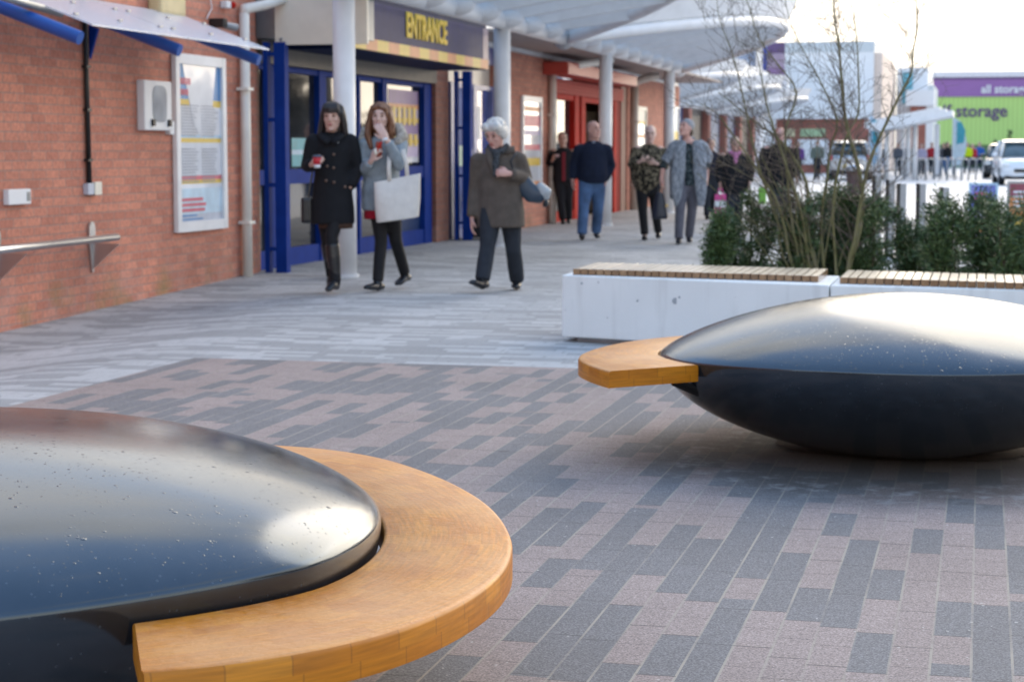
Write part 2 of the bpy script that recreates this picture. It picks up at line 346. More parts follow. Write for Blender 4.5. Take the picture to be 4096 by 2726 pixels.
# ================================================================ SETTING: ground
def sst(t): t = max(0, min(1, t)); return t*t*(3-2*t)
def gz(x, y): return -.12*max(0, min(1.5, (18.5-y)/5.0))*sst((-5.0-x)/1.9)
def grid(xs, ys, zf):
    m = MB(); n = len(xs)
    m.add([(x, y, zf(x, y)) for y in ys for x in xs], [(j*n+i, j*n+i+1, (j+1)*n+i+1, (j+1)*n+i) for j in range(len(ys)-1) for i in range(n-1)])
    return m
def concrete_mat(name, c, rough=.45):
    m = bpy.data.materials.new(name); m.use_nodes = True; nt = m.node_tree; b = nt.nodes['Principled BSDF']; g, s = worldpos(nt)
    n = NN(nt, 'ShaderNodeTexNoise'); n.inputs['Scale'].default_value = .35; n.inputs['Detail'].default_value = 9; n.inputs['Roughness'].default_value = .65; LK(nt, g.outputs['Position'], n.inputs['Vector'])
    LK(nt, RAMP(nt, n.outputs[0], [(.3, tuple(k*.8 for k in c)), (.7, tuple(k*1.15 for k in c))]), b.inputs['Base Color'])
    LK(nt, MATH(nt, 'MULTIPLY_ADD', n.outputs[0], .4, rough-.2), b.inputs['Roughness']); return m
m = MB(); m.add([(-900, -300, -.4), (900, -300, -.4), (900, 1500, -.4), (-900, 1500, -.4)], [(0, 1, 2, 3)])
struct(m.build('ground', concrete_mat('pale_ground', (.42, .42, .42))))
mg, *_ = paver_mat('grey_pavers', 0, 1, .1, .4, (.34, .338, .332), (.445, .442, .432), (.34, .33, .31), .5)
xs = [-8.2+.35*i for i in range(11)] + [-4.2, -3, 0, 4, 9]; ys = [-4, 0, 4, 8, 10] + [11+.5*i for i in range(17)] + [22, 30, 40, 50]
struct(grid(xs, ys, gz).build('grey_paving', mg, smooth=True))
mr, nt, c, b, g, s = paver_mat('red_pavers', 1, 0, .1, .4, (.192, .182, .181), (.308, .240, .217), (.37, .32, .26), .42)
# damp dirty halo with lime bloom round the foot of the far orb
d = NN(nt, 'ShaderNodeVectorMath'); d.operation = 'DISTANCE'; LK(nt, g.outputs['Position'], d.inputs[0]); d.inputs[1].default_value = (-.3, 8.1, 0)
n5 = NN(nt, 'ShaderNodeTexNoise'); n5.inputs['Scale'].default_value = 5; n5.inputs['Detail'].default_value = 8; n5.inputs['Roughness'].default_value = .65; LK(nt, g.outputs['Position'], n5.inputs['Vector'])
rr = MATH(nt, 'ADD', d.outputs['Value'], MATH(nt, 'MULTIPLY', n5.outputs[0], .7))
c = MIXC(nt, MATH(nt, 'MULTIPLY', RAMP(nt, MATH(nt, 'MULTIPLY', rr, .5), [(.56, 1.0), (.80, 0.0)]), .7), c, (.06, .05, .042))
n6 = NN(nt, 'ShaderNodeTexNoise'); n6.inputs['Scale'].default_value = 9; n6.inputs['Detail'].default_value = 9; n6.inputs['Roughness'].default_value = .7; LK(nt, g.outputs['Position'], n6.inputs['Vector'])
c = MIXC(nt, MATH(nt, 'MULTIPLY', RAMP(nt, MATH(nt, 'MULTIPLY', rr, .5), [(.46, 0.0), (.62, 1.0), (.77, 0.0)]), RAMP(nt, n6.outputs[0], [(.51, 0.0), (.62, .6)])), c, (.34, .325, .31))
LK(nt, c, b.inputs['Base Color'])
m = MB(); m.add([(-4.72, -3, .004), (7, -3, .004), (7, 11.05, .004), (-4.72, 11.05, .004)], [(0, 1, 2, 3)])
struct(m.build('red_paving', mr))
m = MB(); m.add([(-2.55, 17.6, .006), (60, 17.6, .006), (60, 48.0, .006), (-2.55, 48.0, .006)], [(0, 1, 2, 3)])
m.add([(-60, 48.0, .006), (120, 48.0, .006), (160, 320, .006), (-120, 320, .006)], [(0, 1, 2, 3)])
struct(m.build('car_park', concrete_mat('pale_concrete', (.55, .56, .57), .5)))

# ================================================================ BRICK TERRACE ON THE LEFT
tb = thing('shop_terrace', 'long red brick shop terrace with blue and red shopfronts', 'building', (-7.5, 30, 0))
def part(mb, name, m, parent, **k):
    """a part built in world coordinates under a thing"""
    o = mb.build(name, m, None, **k); o.parent = parent; o.matrix_parent_inverse = parent.matrix_basis.inverted(); return o
def sub(mb, name, m, parent, **k):
    """a sub-part built in world coordinates under a part that was built so too"""
    o = mb.build(name, m, None, **k); o.parent = parent; return o
part(MB().box((-7.9, 2, -.5), (-7.36, 18.96, 3.6)), 'brick_wall', M_brick, tb)
part(MB().box((-7.9, 18.962, -.2), (-7.44, 19.24, 3.6)), 'brick_pier', M_brick_dark, tb)
part(MB().box((-7.95, 25.96, -.1), (-7.42, 26.62, 2.62)), 'brick_pier', M_brick_dark, tb)
part(MB().box((-7.95, 29.5, -.1), (-7.40, 33.28, 2.86)), 'brick_wall', M_brick, tb)
part(MB().box((-7.95, 40.78, -.1), (-7.40, 48.0, 2.86)), 'brick_wall', M_brick, tb)
part(MB().box((-7.97, 19.242, 2.868), (-7.44, 48.0, 3.6)), 'cladding', M_white, tb)
part(MB().box((-16, 2, 3.602), (-7.30, 48.1, 3.75)), 'roof', M_galv, tb)
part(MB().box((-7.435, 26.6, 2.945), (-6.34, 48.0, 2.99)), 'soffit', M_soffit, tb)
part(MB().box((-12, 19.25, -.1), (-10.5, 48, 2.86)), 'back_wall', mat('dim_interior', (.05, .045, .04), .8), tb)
# ---- blue shopfront
mull = [(19.24, 19.34), (19.72, 19.80), (21.28, 21.52), (22.72, 22.80), (23.72, 23.90), (25.60, 25.955)]
f = MB()
for a, b_ in mull: f.box((-7.60, a, .002), (-7.48, b_, 2.2))
for a, b_ in zip(mull[:-1], mull[1:]):
    f.box((-7.585, a[1], .91), (-7.495, b_[0], 1.07)); f.box((-7.585, a[1], .002), (-7.495, b_[0], .2)); f.box((-7.585, a[1], 2.14), (-7.495, b_[0], 2.2))
fr = part(f, 'window_frame', M_blue, tb)
M_low = mat('navy_panel', (.012, .045, .14), .25, vary=.2)
for i, (a, b_) in enumerate(zip(mull[:-1], mull[1:])):
    part(MB().box((-7.56, a[1], 1.07), (-7.545, b_[0], 2.14)), 'window_pane', M_glass, tb)
    part(MB().box((-7.56, a[1], .2), (-7.545, b_[0], .91)), 'lower_panel', M_low if i == 4 else M_glass, tb)
part(MB().box((-7.62, 19.25, 2.202), (-7.40, 25.955, 2.44)), 'lintel', M_brown, tb)
part(MB().box((-7.62, 19.25, 2.442), (-7.47, 25.955, 2.866)), 'fascia_board', M_navy, tb)
for (x0, y0) in ((-7.30, 19.06), (-7.33, 26.66)):
    p_ = MB(); p_.box((x0-.02, y0, .002), (x0+.03, y0+.1, 2.4)); p_.box((x0+.10, y0, .002), (x0+.22, y0+.12, 2.4))
    for z in (.25, .92, 1.6, 2.28): p_.box((x0+.03, y0+.02, z-.02), (x0+.10, y0+.08, z+.02))
    part(p_, 'ladder_post', M_blue, tb)
# window posters
def stripes(y0, y1, z0, z1, x, rows, name, parent, jit=0):
    """sheet with printed bands: rows of (height share, material)"""
    z = z1; tot = sum(r_[0] for r_ in rows); mm = []; mb = MB()
    for h, mt in rows:
        dz = (z1-z0)*h/tot
        if mt not in mm: mm.append(mt)
        mb.add([(x, y0, z-dz), (x, y1, z-dz), (x, y1, z), (x, y0, z)], [(0, 1, 2, 3)], mm.index(mt)); z -= dz
    return part(mb, name, mm, parent)
M_purple = mat('print_purple', (.16, .08, .30), .4); M_lilac = mat('print_lilac', (.42, .36, .56), .4); M_yellow = mat('print_yellow', (.70, .48, .06), .4, vary=.05)
M_orange = mat('print_orange', (.66, .25, .08), .4, vary=.08); M_teal = mat('print_teal', (.02, .33, .42), .4); M_sky = mat('print_sky_blue', (.34, .55, .72), .35); M_pblue = mat('print_blue', (.03, .22, .50), .35)
M_pink = mat('print_pink', (.60, .10, .16), .4); M_pwhite = mat('print_white', (.72, .76, .82), .22, vary=.05, coat=.6); M_pgrey = mat('print_grey', (.48, .52, .60), .35); M_cyan = mat('print_cyan', (.14, .50, .62), .35)
stripes(24.15, 25.5, 1.12, 2.08, -7.54, [(.3, M_purple), (.1, M_orange), (.2, M_lilac), (.1, M_yellow), (.25, M_purple), (.12, M_lilac), (.08, M_yellow), (.3, M_lilac), (.12, M_pwhite)], 'window_poster', tb)
lt = MB()
for k in range(5): lt.box((-7.535, 24.3+k*.23, 1.62), (-7.53, 24.44+k*.23, 1.86)); lt.box((-7.535, 24.35+k*.23, 1.34), (-7.53, 24.5+k*.23, 1.5))
part(lt, 'poster_print', M_yellow, tb)
stripes(20.5, 21.0, 1.1, 1.42, -7.54, [(.5, M_teal), (.2, M_sky), (.5, M_teal)], 'window_poster', tb)
# entrance door beside the bin
dr = MB()
for a, b_ in ((26.95, 27.10), (28.22, 28.42), (29.36, 29.498)): dr.box((-7.60, a, .002), (-7.47, b_, 2.27))
dr.box((-7.59, 27.10, 2.2), (-7.48, 29.36, 2.268)); dr.box((-7.59, 26.95, 2.60), (-7.48, 29.498, 2.86)); dr.box((-7.59, 27.1, .002), (-7.48, 29.36, .12))
door = part(dr, 'door_frame', mat('lilac_blue_paint', (.16, .19, .40), .3), tb)
for a, b_ in ((27.10, 28.22), (28.42, 29.36)):
    lf = part(MB().box((-7.56, a, .12), (-7.54, b_, 2.2)), 'door_leaf', glass_mat('blue_glass', (.05, .07, .19)), tb)
    sub(MB().box((-7.50, (b_ if a < 28 else a)+(-.12 if a < 28 else .06), .85), (-7.47, (b_ if a < 28 else a)+(-.06 if a < 28 else .12), 1.3)), 'handle', M_steel, lf)
part(MB().box((-7.57, 26.95, 2.27), (-7.55, 29.498, 2.6)), 'transom_light', mat('cream_reflection', (.62, .58, .52), .3), tb)  # cream sky reflection in the pane is put into its colour
for (y, z, h, w_, mt) in ((28.5, 1.45, .5, .34, M_paper), (27.9, 1.38, .3, .14, M_pink), (27.5, 1.05, .3, .4, mat('print_green', (.35, .55, .42), .4))):
    part(MB().box((-7.537, y, z), (-7.532, y+w_, z+h)), 'door_sticker', mt, tb)
# ---- red shopfront with roller shutter
f = MB()
for a, b_ in ((33.29, 33.72), (35.40, 35.80), (36.02, 36.4), (39.35, 39.6)): f.box((-7.60, a, .002), (-7.42, b_, 2.30))
f.box((-7.58, 33.72, .002), (-7.44, 35.40, .18)); f.box((-7.58, 33.72, 2.2), (-7.44, 35.4, 2.3)); f.box((-7.58, 36.4, 2.2), (-7.44, 39.35, 2.3))
part(f, 'window_frame', M_red, tb)
part(MB().box((-7.56, 39.6, .002), (-7.45, 40.2, 2.3)), 'door_leaf', M_redd, tb)
part(MB().box((-7.62, 40.2, .002), (-7.43, 40.779, 2.86)), 'door_reveal', mat('brown_reveal', (.22, .11, .08), .6), tb)
part(MB().box((-7.54, 33.72, .18), (-7.52, 35.40, 2.2)), 'window_pane', M_glass, tb)
part(MB().box((-7.54, 35.80, .18), (-7.52, 36.02, 2.2)), 'window_pane', M_glass, tb)
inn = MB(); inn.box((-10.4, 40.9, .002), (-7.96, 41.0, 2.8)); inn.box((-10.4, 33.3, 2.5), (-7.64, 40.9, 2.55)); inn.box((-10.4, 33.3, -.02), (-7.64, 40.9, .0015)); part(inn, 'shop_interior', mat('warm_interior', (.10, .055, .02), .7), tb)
part(MB().box((-8.3, 40.3, .01), (-8.0, 40.8, 2.1)), 'display_cabinet', mat('beige_board', (.42, .35, .24), .6), tb)
part(MB().box((-9.2, 39.0, .01), (-8.4, 40.2, .8)), 'counter', mat('counter_blue', (.10, .10, .25), .5), tb)
part(MB().box((-7.56, 36.4, .02), (-7.54, 37.1, .3)), 'step_panel', M_red, tb)
sh = MB()
for k in range(4): sh.box((-7.43, 33.35, 2.302+k*.065), (-7.39+(.006 if k % 2 else 0), 40.2, 2.302+k*.065+.06))
M_salmon = mat('salmon_metal', (.42, .06, .05), .6, vary=.05, spec=.08)
part(sh, 'roller_shutter', M_salmon, tb)
bx = MB().box((-7.40, 32.6, 2.58), (-6.95, 39.4, 2.80), bev=.02)
part(bx, 'shutter_box', mat('shutter_box_red', (.50, .07, .05), .4, vary=.05, spec=.4), tb)

# downpipes
def downpipe(y, x, ztop, zbot, label, r, m, kick):
    p = thing('downpipe', label, 'downpipe', (x, y, zbot), 0, 'downpipes on the brick terrace')
    k = MB(); k.tube([(x, y, zbot), (x, y, ztop)], r, 12); part(k, 'pipe', m, p, smooth=True)
    k = MB(); k.tube([(x, y, ztop-.02), (x, y, ztop+.04), kick[0], kick[1]], r, 12); part(k, 'bend', m, p, smooth=True)
    for z in (.55, 1.9): k = MB(); k.box((x-r-.01, y-r-.03, z-.015), (x+r+.008, y+r+.03, z+.015)); part(k, 'clip', m, p)
M_pipe = mat('cream_pipe', (.80, .77, .70), .4, vary=.05, dirt=.12)
downpipe(18.48, -7.29, 2.66, -.02, 'cream square downpipe at corner of left brick wall', .052, M_pipe, ((-7.2, 18.8, 2.76), (-7.0, 19.4, 2.93)))
downpipe(33.05, -7.33, 2.58, 0, 'pale downpipe beside the red shopfront and tall poster', .07, M_pipe, ((-7.1, 33.4, 2.75), (-6.5, 34.2, 2.9)))
downpipe(41.2, -7.33, 2.7, 0, 'cream downpipe beyond the red shopfront, beside brown reveal', .09, mat('beige_pipe', (.48, .40, .34), .5), ((-7.2, 41.3, 2.8), (-6.9, 41.6, 2.9)))

# ---- wall furniture on the left brick wall
def poster_frame(y0, y1, z0, z1, x, label, fm, fw, rows, group=None):
    p = thing('poster_case', label, 'poster case', (x, (y0+y1)/2, z0), 0, group)
    k = MB(); k.box((x, y0, z0), (x+.05, y0+fw, z1), bev=.008); k.box((x, y1-fw, z0), (x+.05, y1, z1), bev=.008)
    k.box((x, y0+fw, z0), (x+.047, y1-fw, z0+fw)); k.box((x, y0+fw, z1-fw), (x+.047, y1-fw, z1)); part(k, 'frame', fm, p)
    return p, stripes(y0+fw, y1-fw, z0+fw, z1-fw, x+.02, rows, 'poster', p)
pc, ps = poster_frame(16.79, 18.02, .512, 2.185, -7.355, 'tall white framed timetable poster on the left brick wall', M_white, .095,
    [(.13, M_pblue), (.10, M_pblue), (.045, M_yellow), (.19, M_pwhite), (.02, M_sky), (.03, M_yellow), (.22, M_pwhite), (.03, M_pink), (.025, M_yellow), (.03, M_pwhite), (.17, mat('print_pale_blue', (.50, .68, .80), .3)), (.05, M_pgrey)])
k = MB(); x = -7.332
for z0, n_ in ((1.42, 11), (.98, 12)):
    for i in range(n_):
        for c_ in range(2): k.box((x, 16.95+c_*.48, z0+i*.028), (x+.002, 16.95+c_*.48+rnd.uniform(.3, .43), z0+i*.028+.009))
part(k, 'small_print', mat('print_ink', (.24, .28, .36), .5), pc)
k = MB()
for i in range(3): k.box((x, 16.94, .80-i*.05), (x+.002, 16.94+rnd.uniform(.4, .6), .83-i*.05))
part(k, 'print_lines', M_pink, pc)
for z0, z1, n_ in ((1.90, 1.96, 5), (1.80, 1.855, 4)):
    k = MB(); [k.box((x, 16.92+.055*i, z0), (x+.002, 16.96+.055*i, z1)) for i in range(n_)]; part(k, 'title_lettering', M_pink, pc)
k = MB()
for i in range(3): k.box((x, 16.94, .655-i*.035), (x+.002, 16.94+rnd.uniform(.3, .5), .67-i*.035))
part(k, 'blue_print', M_pblue, pc)
# pointed pale title panel, as printed at the head of the sheet
k = MB(); k.add([(x, 17.0, 2.09), (x, 17.81, 2.09), (x, 17.68, 1.55), (x, 17.43, 1.40), (x, 17.23, 1.55)], [(0, 1, 2, 3, 4)]); part(k, 'title_panel', M_pwhite, pc)
p = thing('meter_box', 'white wall cabinet with dark rounded window, left of timetable poster', 'cabinet', (-7.35, 16.5, 1.46))
part(MB().box((-7.36, 16.03, 1.46), (-7.28, 16.63, 1.908), bev=.015), 'cabinet_body', M_paper, p)
k = MB()
pts = [(16.35+ .155*math.copysign(abs(math.cos(a))**.5, math.cos(a)), 1.70+.165*math.copysign(abs(math.sin(a))**.5, math.sin(a))) for a in [2*PI*i/32 for i in range(32)]]
k.add([(-7.276, a, b_) for a, b_ in pts], [tuple(range(32))]); part(k, 'cabinet_window', glass_mat('cabinet_glass', (.22, .23, .24)), p)
[part(MB().box((-7.28, y_, 1.50), (-7.255, y_+.05, 1.56)), 'latch', M_black, p) for y_ in (16.16, 16.52)]
part(MB().box((-7.36, 16.65, 1.43), (-7.31, 16.74, 1.55)), 'cable_box', M_paper, p)
p = thing('cable_conduit', 'black cable conduit running down the brick wall', 'conduit', (-7.34, 15.01, 1.0))
part(MB().tube([(-7.335, 14.99, 2.6), (-7.335, 15.01, 1.0)], .022, 10), 'conduit_pipe', M_black, p, smooth=True)
k = MB()
for z in (1.2, 1.62, 1.98): k.box((-7.36, 14.965, z-.012), (-7.312, 15.04, z+.012))
part(k, 'clip', M_black, p)
p = thing('socket_box', 'small white and grey socket box at foot of black conduit', 'socket', (-7.35, 15.05, .9))
part(MB().box((-7.36, 15.05, .905), (-7.30, 15.18, 1.015), bev=.006), 'switch_half', M_cream, p); part(MB().box((-7.36, 14.94, .91), (-7.31, 15.047, 1.005), bev=.006), 'grey_half', M_pgrey, p)
p = thing('outlet_box', 'white rectangular outlet box alone on the brick wall', 'socket', (-7.35, 13.85, .86))
part(MB().box((-7.36, 13.57, .86), (-7.31, 13.93, .98), bev=.008), 'box_cover', M_paper, p); part(MB().box((-7.309, 13.86, .885), (-7.306, 13.91, .955)), 'printed_code', M_galv, p)
# perch rail
p = thing('perch_rail', 'brushed steel perch rail with tapered brackets on brick wall', 'rail', (-7.2, 14.5, .5))
part(MB().tube([(-7.13, 11.6, .535), (-7.13, 15.08, .55)], [(.036, .032), (.036, .032)], 16, ref=(1, 0, 0)), 'rail_tube', M_steel, p, smooth=True)
for y in (13.42, 15.05):
    k = MB(); pts = []
    for i in range(9): a = PI*i/8; pts.append((y-.055*math.cos(a), .62+.06*math.sin(a)))
    pts += [(y+.055, .5), (y+.012, .25), (y-.012, .25), (y-.055, .5)]
    k.add([(-7.355, a, b_) for a, b_ in pts]+[(-7.335, a, b_) for a, b_ in pts], [tuple(range(13)), tuple(range(13, 26))]+[(i, (i+1) % 13, 13+(i+1) % 13, 13+i) for i in range(13)])
    k.add([(-7.334, y-.008, .5), (-7.09, y-.008, .495), (-7.334, y-.008, .28), (-7.334, y+.008, .5), (-7.09, y+.008, .495), (-7.334, y+.008, .28)], [(0, 1, 2), (3, 5, 4), (0, 3, 4, 1), (1, 4, 5, 2), (2, 5, 3, 0)])
    part(k, 'bracket', M_steel, p)
# small items high on the wall
p = thing('alarm_box', 'tiny white and red alarm sounder high on brick wall', 'alarm', (-7.35, 18.1, 2.68)); part(MB().box((-7.36, 18.02, 2.68), (-7.29, 18.14, 2.75), bev=.01), 'alarm_case', M_paper, p); part(MB().ell((-7.30, 18.2, 2.72), (.035, .035, .035)), 'beacon', M_red, p, smooth=True)
p = thing('security_camera', 'black security camera on the wall behind glass awning', 'camera', (-7.34, 17.8, 2.5))
part(MB().box((-7.36, 17.72, 2.47), (-7.2, 17.82, 2.56), bev=.015), 'camera_mount', M_black, p); part(MB().tube([(-7.24, 17.83, 2.50), (-7.16, 17.95, 2.48)], .035, 10), 'lens', M_galv, p)
p = thing('wall_light', 'cream bulkhead light above the glass awning', 'light', (-7.34, 16.6, 2.52)); part(MB().box((-7.36, 16.3, 2.51), (-7.22, 16.86, 2.75), bev=.03), 'lamp_case', mat('cream_plastic', (.62, .50, .28), .4), p)
p = thing('loose_wire', 'thin white wire hanging down the brickwork above camera', 'wire', (-7.34, 17.7, 2.6)); part(MB().tube([(-7.34, 17.72, 2.75), (-7.34, 17.76, 2.66), (-7.34, 17.66, 2.58), (-7.34, 17.62, 2.545)], .006, 6), 'wire_run', M_paper, p, smooth=True)
# glass awning on blue tubes
p = thing('glass_awning', 'sloping glass awning on blue steel tubes above perch rail', 'awning', (-7.0, 15, 2.2))
XO, ZO, XI, ZI = -6.46, 2.10, -7.34, 2.43
for y in (11.31, 13.12, 14.93, 16.73):
    part(MB().tube([(XI, y, ZI), (XO, y, ZO)], .052, 16), 'blue_tube', mat('bright_blue_paint', (.01, .085, .36), .3, vary=.06), p, autosmooth=R(50))
    k = MB(); k.add([(XI-.01, y+.16, 2.33), (XI+.07, y+.16, 2.30), (XI-.01, y+.16, 2.05), (XI-.01, y+.20, 2.33), (XI+.07, y+.20, 2.30), (XI-.01, y+.20, 2.05)], [(0, 1, 2), (3, 5, 4), (0, 3, 4, 1), (1, 4, 5, 2), (2, 5, 3, 0)])
    if 12 < y < 16: part(k, 'wall_bracket', M_blue, p)
def aw(x): return ZO+.115+(x-XO)/(XI-XO)*(ZI-ZO)
m_aw = bpy.data.materials.new('wet_glass'); m_aw.use_nodes = True; nt = m_aw.node_tree; b = nt.nodes['Principled BSDF']
tcn = NN(nt, 'ShaderNodeTexCoord'); vo = NN(nt, 'ShaderNodeTexVoronoi'); vo.inputs['Scale'].default_value = 38; LK(nt, tcn.outputs['Object'], vo.inputs['Vector'])
ns = NN(nt, 'ShaderNodeTexNoise'); ns.inputs['Scale'].default_value = 60; LK(nt, tcn.outputs['Object'], ns.inputs['Vector'])
b.inputs['Base Color'].default_value = (.74, .80, .88, 1); b.inputs['Roughness'].default_value = .22; b.inputs['Alpha'].default_value = .62; b.inputs['IOR'].default_value = 1.6
bp = NN(nt, 'ShaderNodeBump'); bp.inputs['Strength'].default_value = .5; bp.inputs['Distance'].default_value = .01; LK(nt, MATH(nt, 'MULTIPLY', ns.outputs[0], vo.outputs['Distance']), bp.inputs['Height']); LK(nt, bp.outputs[0], b.inputs['Normal'])
for (y0, y1) in ((13.22, 14.98), (15.0, 16.86)):
    k = MB(); xo, xi = XO+.05, XI+.05
    k.add([(xo, y0, aw(xo)), (xi, y0, aw(xi)), (xi, y1, aw(xi)), (xo, y1, aw(xo)), (xo, y0, aw(xo)+.014), (xi, y0, aw(xi)+.014), (xi, y1, aw(xi)+.014), (xo, y1, aw(xo)+.014)],
        [(0, 3, 2, 1), (4, 5, 6, 7), (0, 1, 5, 4), (1, 2, 6, 5), (2, 3, 7, 6), (3, 0, 4, 7)])
    gp = part(k, 'glass_panel', m_aw, p)
    for yy in (y0+.12, (y0+y1)/2, y1-.12):
        for xx in (-6.6, -7.0): sub(MB().lathe([(.001, 0), (.022, 0), (.022, .02), (.001, .02)], (xx, yy, aw(xx)+.0145), 10), 'fixing_bolt', M_steel, gp)
part(MB().tube([(-7.05, 12.4, 2.45), (-6.75, 13.4, 2.30)], .03, 12), 'spacer_tube', M_galv, p, smooth=True)

# ---- entrance sign with chequer edge, and the cream end board
sg = thing('entrance_sign', 'navy ENTRANCE sign with yellow and orange chequered edge', 'sign', (-6.7, 23, 2.4))
part(MB().box((-7.43, 20.0, 2.375), (-6.66, 25.82, 3.16)), 'sign_box', M_navy, sg)
part(MB().box((-6.659, 20.0, 2.515), (-6.63, 25.55, 2.925)), 'sign_face', mat('sign_navy', (.028, .03, .11), .5, vary=.15, spec=.25), sg)
part(MB().box((-6.659, 25.551, 2.515), (-6.63, 25.82, 2.925)), 'sign_end', mat('sign_dusky', (.42, .32, .34), .4), sg)
k = MB(); n_ = 14
for i in range(n_): k.box((-6.659, 20.0+i*5.82/n_, 2.385), (-6.628, 20.0+(i+1)*5.82/n_, 2.513), i % 2)
part(k, 'chequer_edge', [M_yellow, M_orange], sg)
text_mesh('ENTRANCE', 'lettering', mat('sign_yellow', (.88, .60, .06), .5), None, .40, .01, TF((-6.622, 22.8, 2.735), (0, 1, 0)), .012, .86)
lt = bpy.data.objects['lettering']; lt.parent = sg; lt.matrix_parent_inverse = Matrix.Translation(sg.location).inverted()
p = thing('blank_board', 'blank cream board hung behind the nearest white column', 'board', (-6.7, 19.1, 2.37))
part(MB().box((-7.2, 19.1, 2.372), (-6.19, 19.16, 3.1), bev=.006), 'board_panel', M_cream, p)
k = MB()
for x_ in (-7.13, -6.45): k.ell((x_, 19.095, 2.43), (.018, .01, .018))
k.ell((-7.13, 19.095, 2.85), (.018, .01, .018)); part(k, 'fixing_screw', M_galv, p)
part(MB().box((-7.43, 19.165, 2.45), (-6.4, 19.99, 2.94)), 'bulkhead', M_galv, p)

# tall posters on the terrace
poster_frame(30.92, 32.35, .54, 2.18, -7.395, 'white framed poster with red lettering beside the white column', M_white, .09, [(.06, M_pwhite), (.06, M_orange), (.05, M_pwhite), (.14, M_pink), (.05, M_pwhite), (.06, M_lilac), (.12, M_pwhite), (.07, M_pink), (.1, M_pwhite), (.1, M_yellow), (.2, M_pwhite), (.1, M_orange)])
poster_frame(41.75, 42.95, .77, 2.24, -7.395, 'faded cream poster on brick between red shop and far column', M_cream, .08, [(.2, M_cream), (.05, M_yellow), (.2, M_pwhite), (.06, M_orange), (.3, M_pwhite), (.1, M_pgrey), (.2, M_cream)])
poster_frame(46.1, 47.7, .6, 2.36, -7.395, 'white and yellow banded poster at the terrace end', M_white, .06, [(.35, M_pwhite), (.28, M_yellow), (.4, M_pwhite)])

# ---- white columns and canopies
for i, (y, lb) in enumerate(((18.62, 'nearest white round column, in front of cream board'), (25.2, 'white round column behind the grey haired woman'), (32.5, 'white round column in front of the red shop'), (39.35, 'farthest white round column of the brick terrace'))):
    c_ = thing('canopy_column', lb, 'column', (-6.28, y, 0), 0, 'white canopy columns')
    part(MB().tube([(-6.28, y, 0), (-6.28, y, 2.95)], .113, 28), 'column_shaft', M_white, c_, smooth=True)
    part(MB().tube([(-6.28, y, .0), (-6.28, y, .03)], .135, 28), 'base_collar', M_white, c_, autosmooth=R(40))
M_roof = mat('opal_roof', (.50, .54, .57), .3, vary=.03, translucent=.25)
_nt = M_roof.node_tree; _o = _nt.nodes['Material Output']; _l = _o.inputs[0].links[0].from_socket
_tr = NN(_nt, 'ShaderNodeBsdfTransparent'); _tr.inputs[0].default_value = (.86, .90, .92, 1); _mx = NN(_nt, 'ShaderNodeMixShader'); _mx.inputs[0].default_value = .32
LK(_nt, _l, _mx.inputs[1]); LK(_nt, _tr.outputs[0], _mx.inputs[2]); LK(_nt, _mx.outputs[0], _o.inputs[0])
def canopy(label, X0, Y0, Y1, bulge, z0, slope, nrib=9, fascia=.34, tube=.095, rib=(.075, .17)):
    cp = thing('curved_canopy', label, 'canopy', (X0, (Y0+Y1)/2, z0), 0, 'curved white canopies')
    ch = (Y1-Y0)/2; Rr = (ch*ch+bulge*bulge)/(2*bulge); cx = X0+bulge-Rr; cy = (Y0+Y1)/2; a0 = math.asin(ch/Rr)
    def P(a, k=0.0, dz=0.0):
        x = cx+(Rr+k)*math.cos(a); y = cy+(Rr+k)*math.sin(a); return (x, y, z0+slope*(x-X0)+dz)
    A = [-a0+2*a0*i/40 for i in range(41)]
    part(MB().tube([P(a) for a in A], tube, 14), 'edge_tube', M_white, cp, smooth=True)
    k = MB(); n = len(A)
    k.add([P(a, .05, .10) for a in A]+[P(a, .22, .10+fascia) for a in A]+[P(a, .16, .10+fascia) for a in A]+[P(a, 0, .10) for a in A],
        [(j*n+i, j*n+i+1, ((j+1) % 4)*n+i+1, ((j+1) % 4)*n+i) for j in range(4) for i in range(n-1)]); part(k, 'fascia', M_white, cp)
    part(MB().tube([(X0, Y0-.1, z0+.04), (X0, Y1+.1, z0+.04)], .115, 18), 'beam', M_white, cp, smooth=True)
    for i in range(1, nrib):
        k = MB()
        a_ = -1+2*i/nrib; y = cy+ch*a_*.97; x1 = cx+math.sqrt(max(0, Rr*Rr-(y-cy)**2))
        if x1-X0 < .25: continue
        zc, ze = z0+.30, z0+slope*(x1-X0)+.12; xe = x1-.03; w2 = .045
        k.add([(X0, y-w2, zc), (xe, y-w2, ze), (xe, y-w2, ze-.20), (X0, y-w2, zc-.28), (X0, y+w2, zc), (xe, y+w2, ze), (xe, y+w2, ze-.20), (X0, y+w2, zc-.28)], [(0, 1, 2, 3), (7, 6, 5, 4), (0, 4, 5, 1), (1, 5, 6, 2), (2, 6, 7, 3), (3, 7, 4, 0)]); k.ell((X0+.10, y, z0+.06), (.22, .13, .125)); part(k, 'rib', M_white, cp, autosmooth=R(40))
    k = MB(); k.add([(X0, P(a)[1], z0+.16) for a in A]+[P(a, 0, .16) for a in A], [(i, i+1, n+i+1, n+i) for i in range(n-1)]); part(k, 'roof_sheet', M_roof, cp)
    for y in (Y0, Y1): part(MB().ell((X0, y, z0+.02), (.17, .17, .17), seg=18, rings=12), 'node_ball', M_white, cp, smooth=True)
    return cp
canopy('nearest white ribbed canopy over the entrance sign', -6.28, 17.4, 29.1, 2.75, 2.96, .2, 9)
canopy('broad curved white canopy over the red shop', -6.28, 29.1, 40.6, 2.75, 2.96, .2, 9)
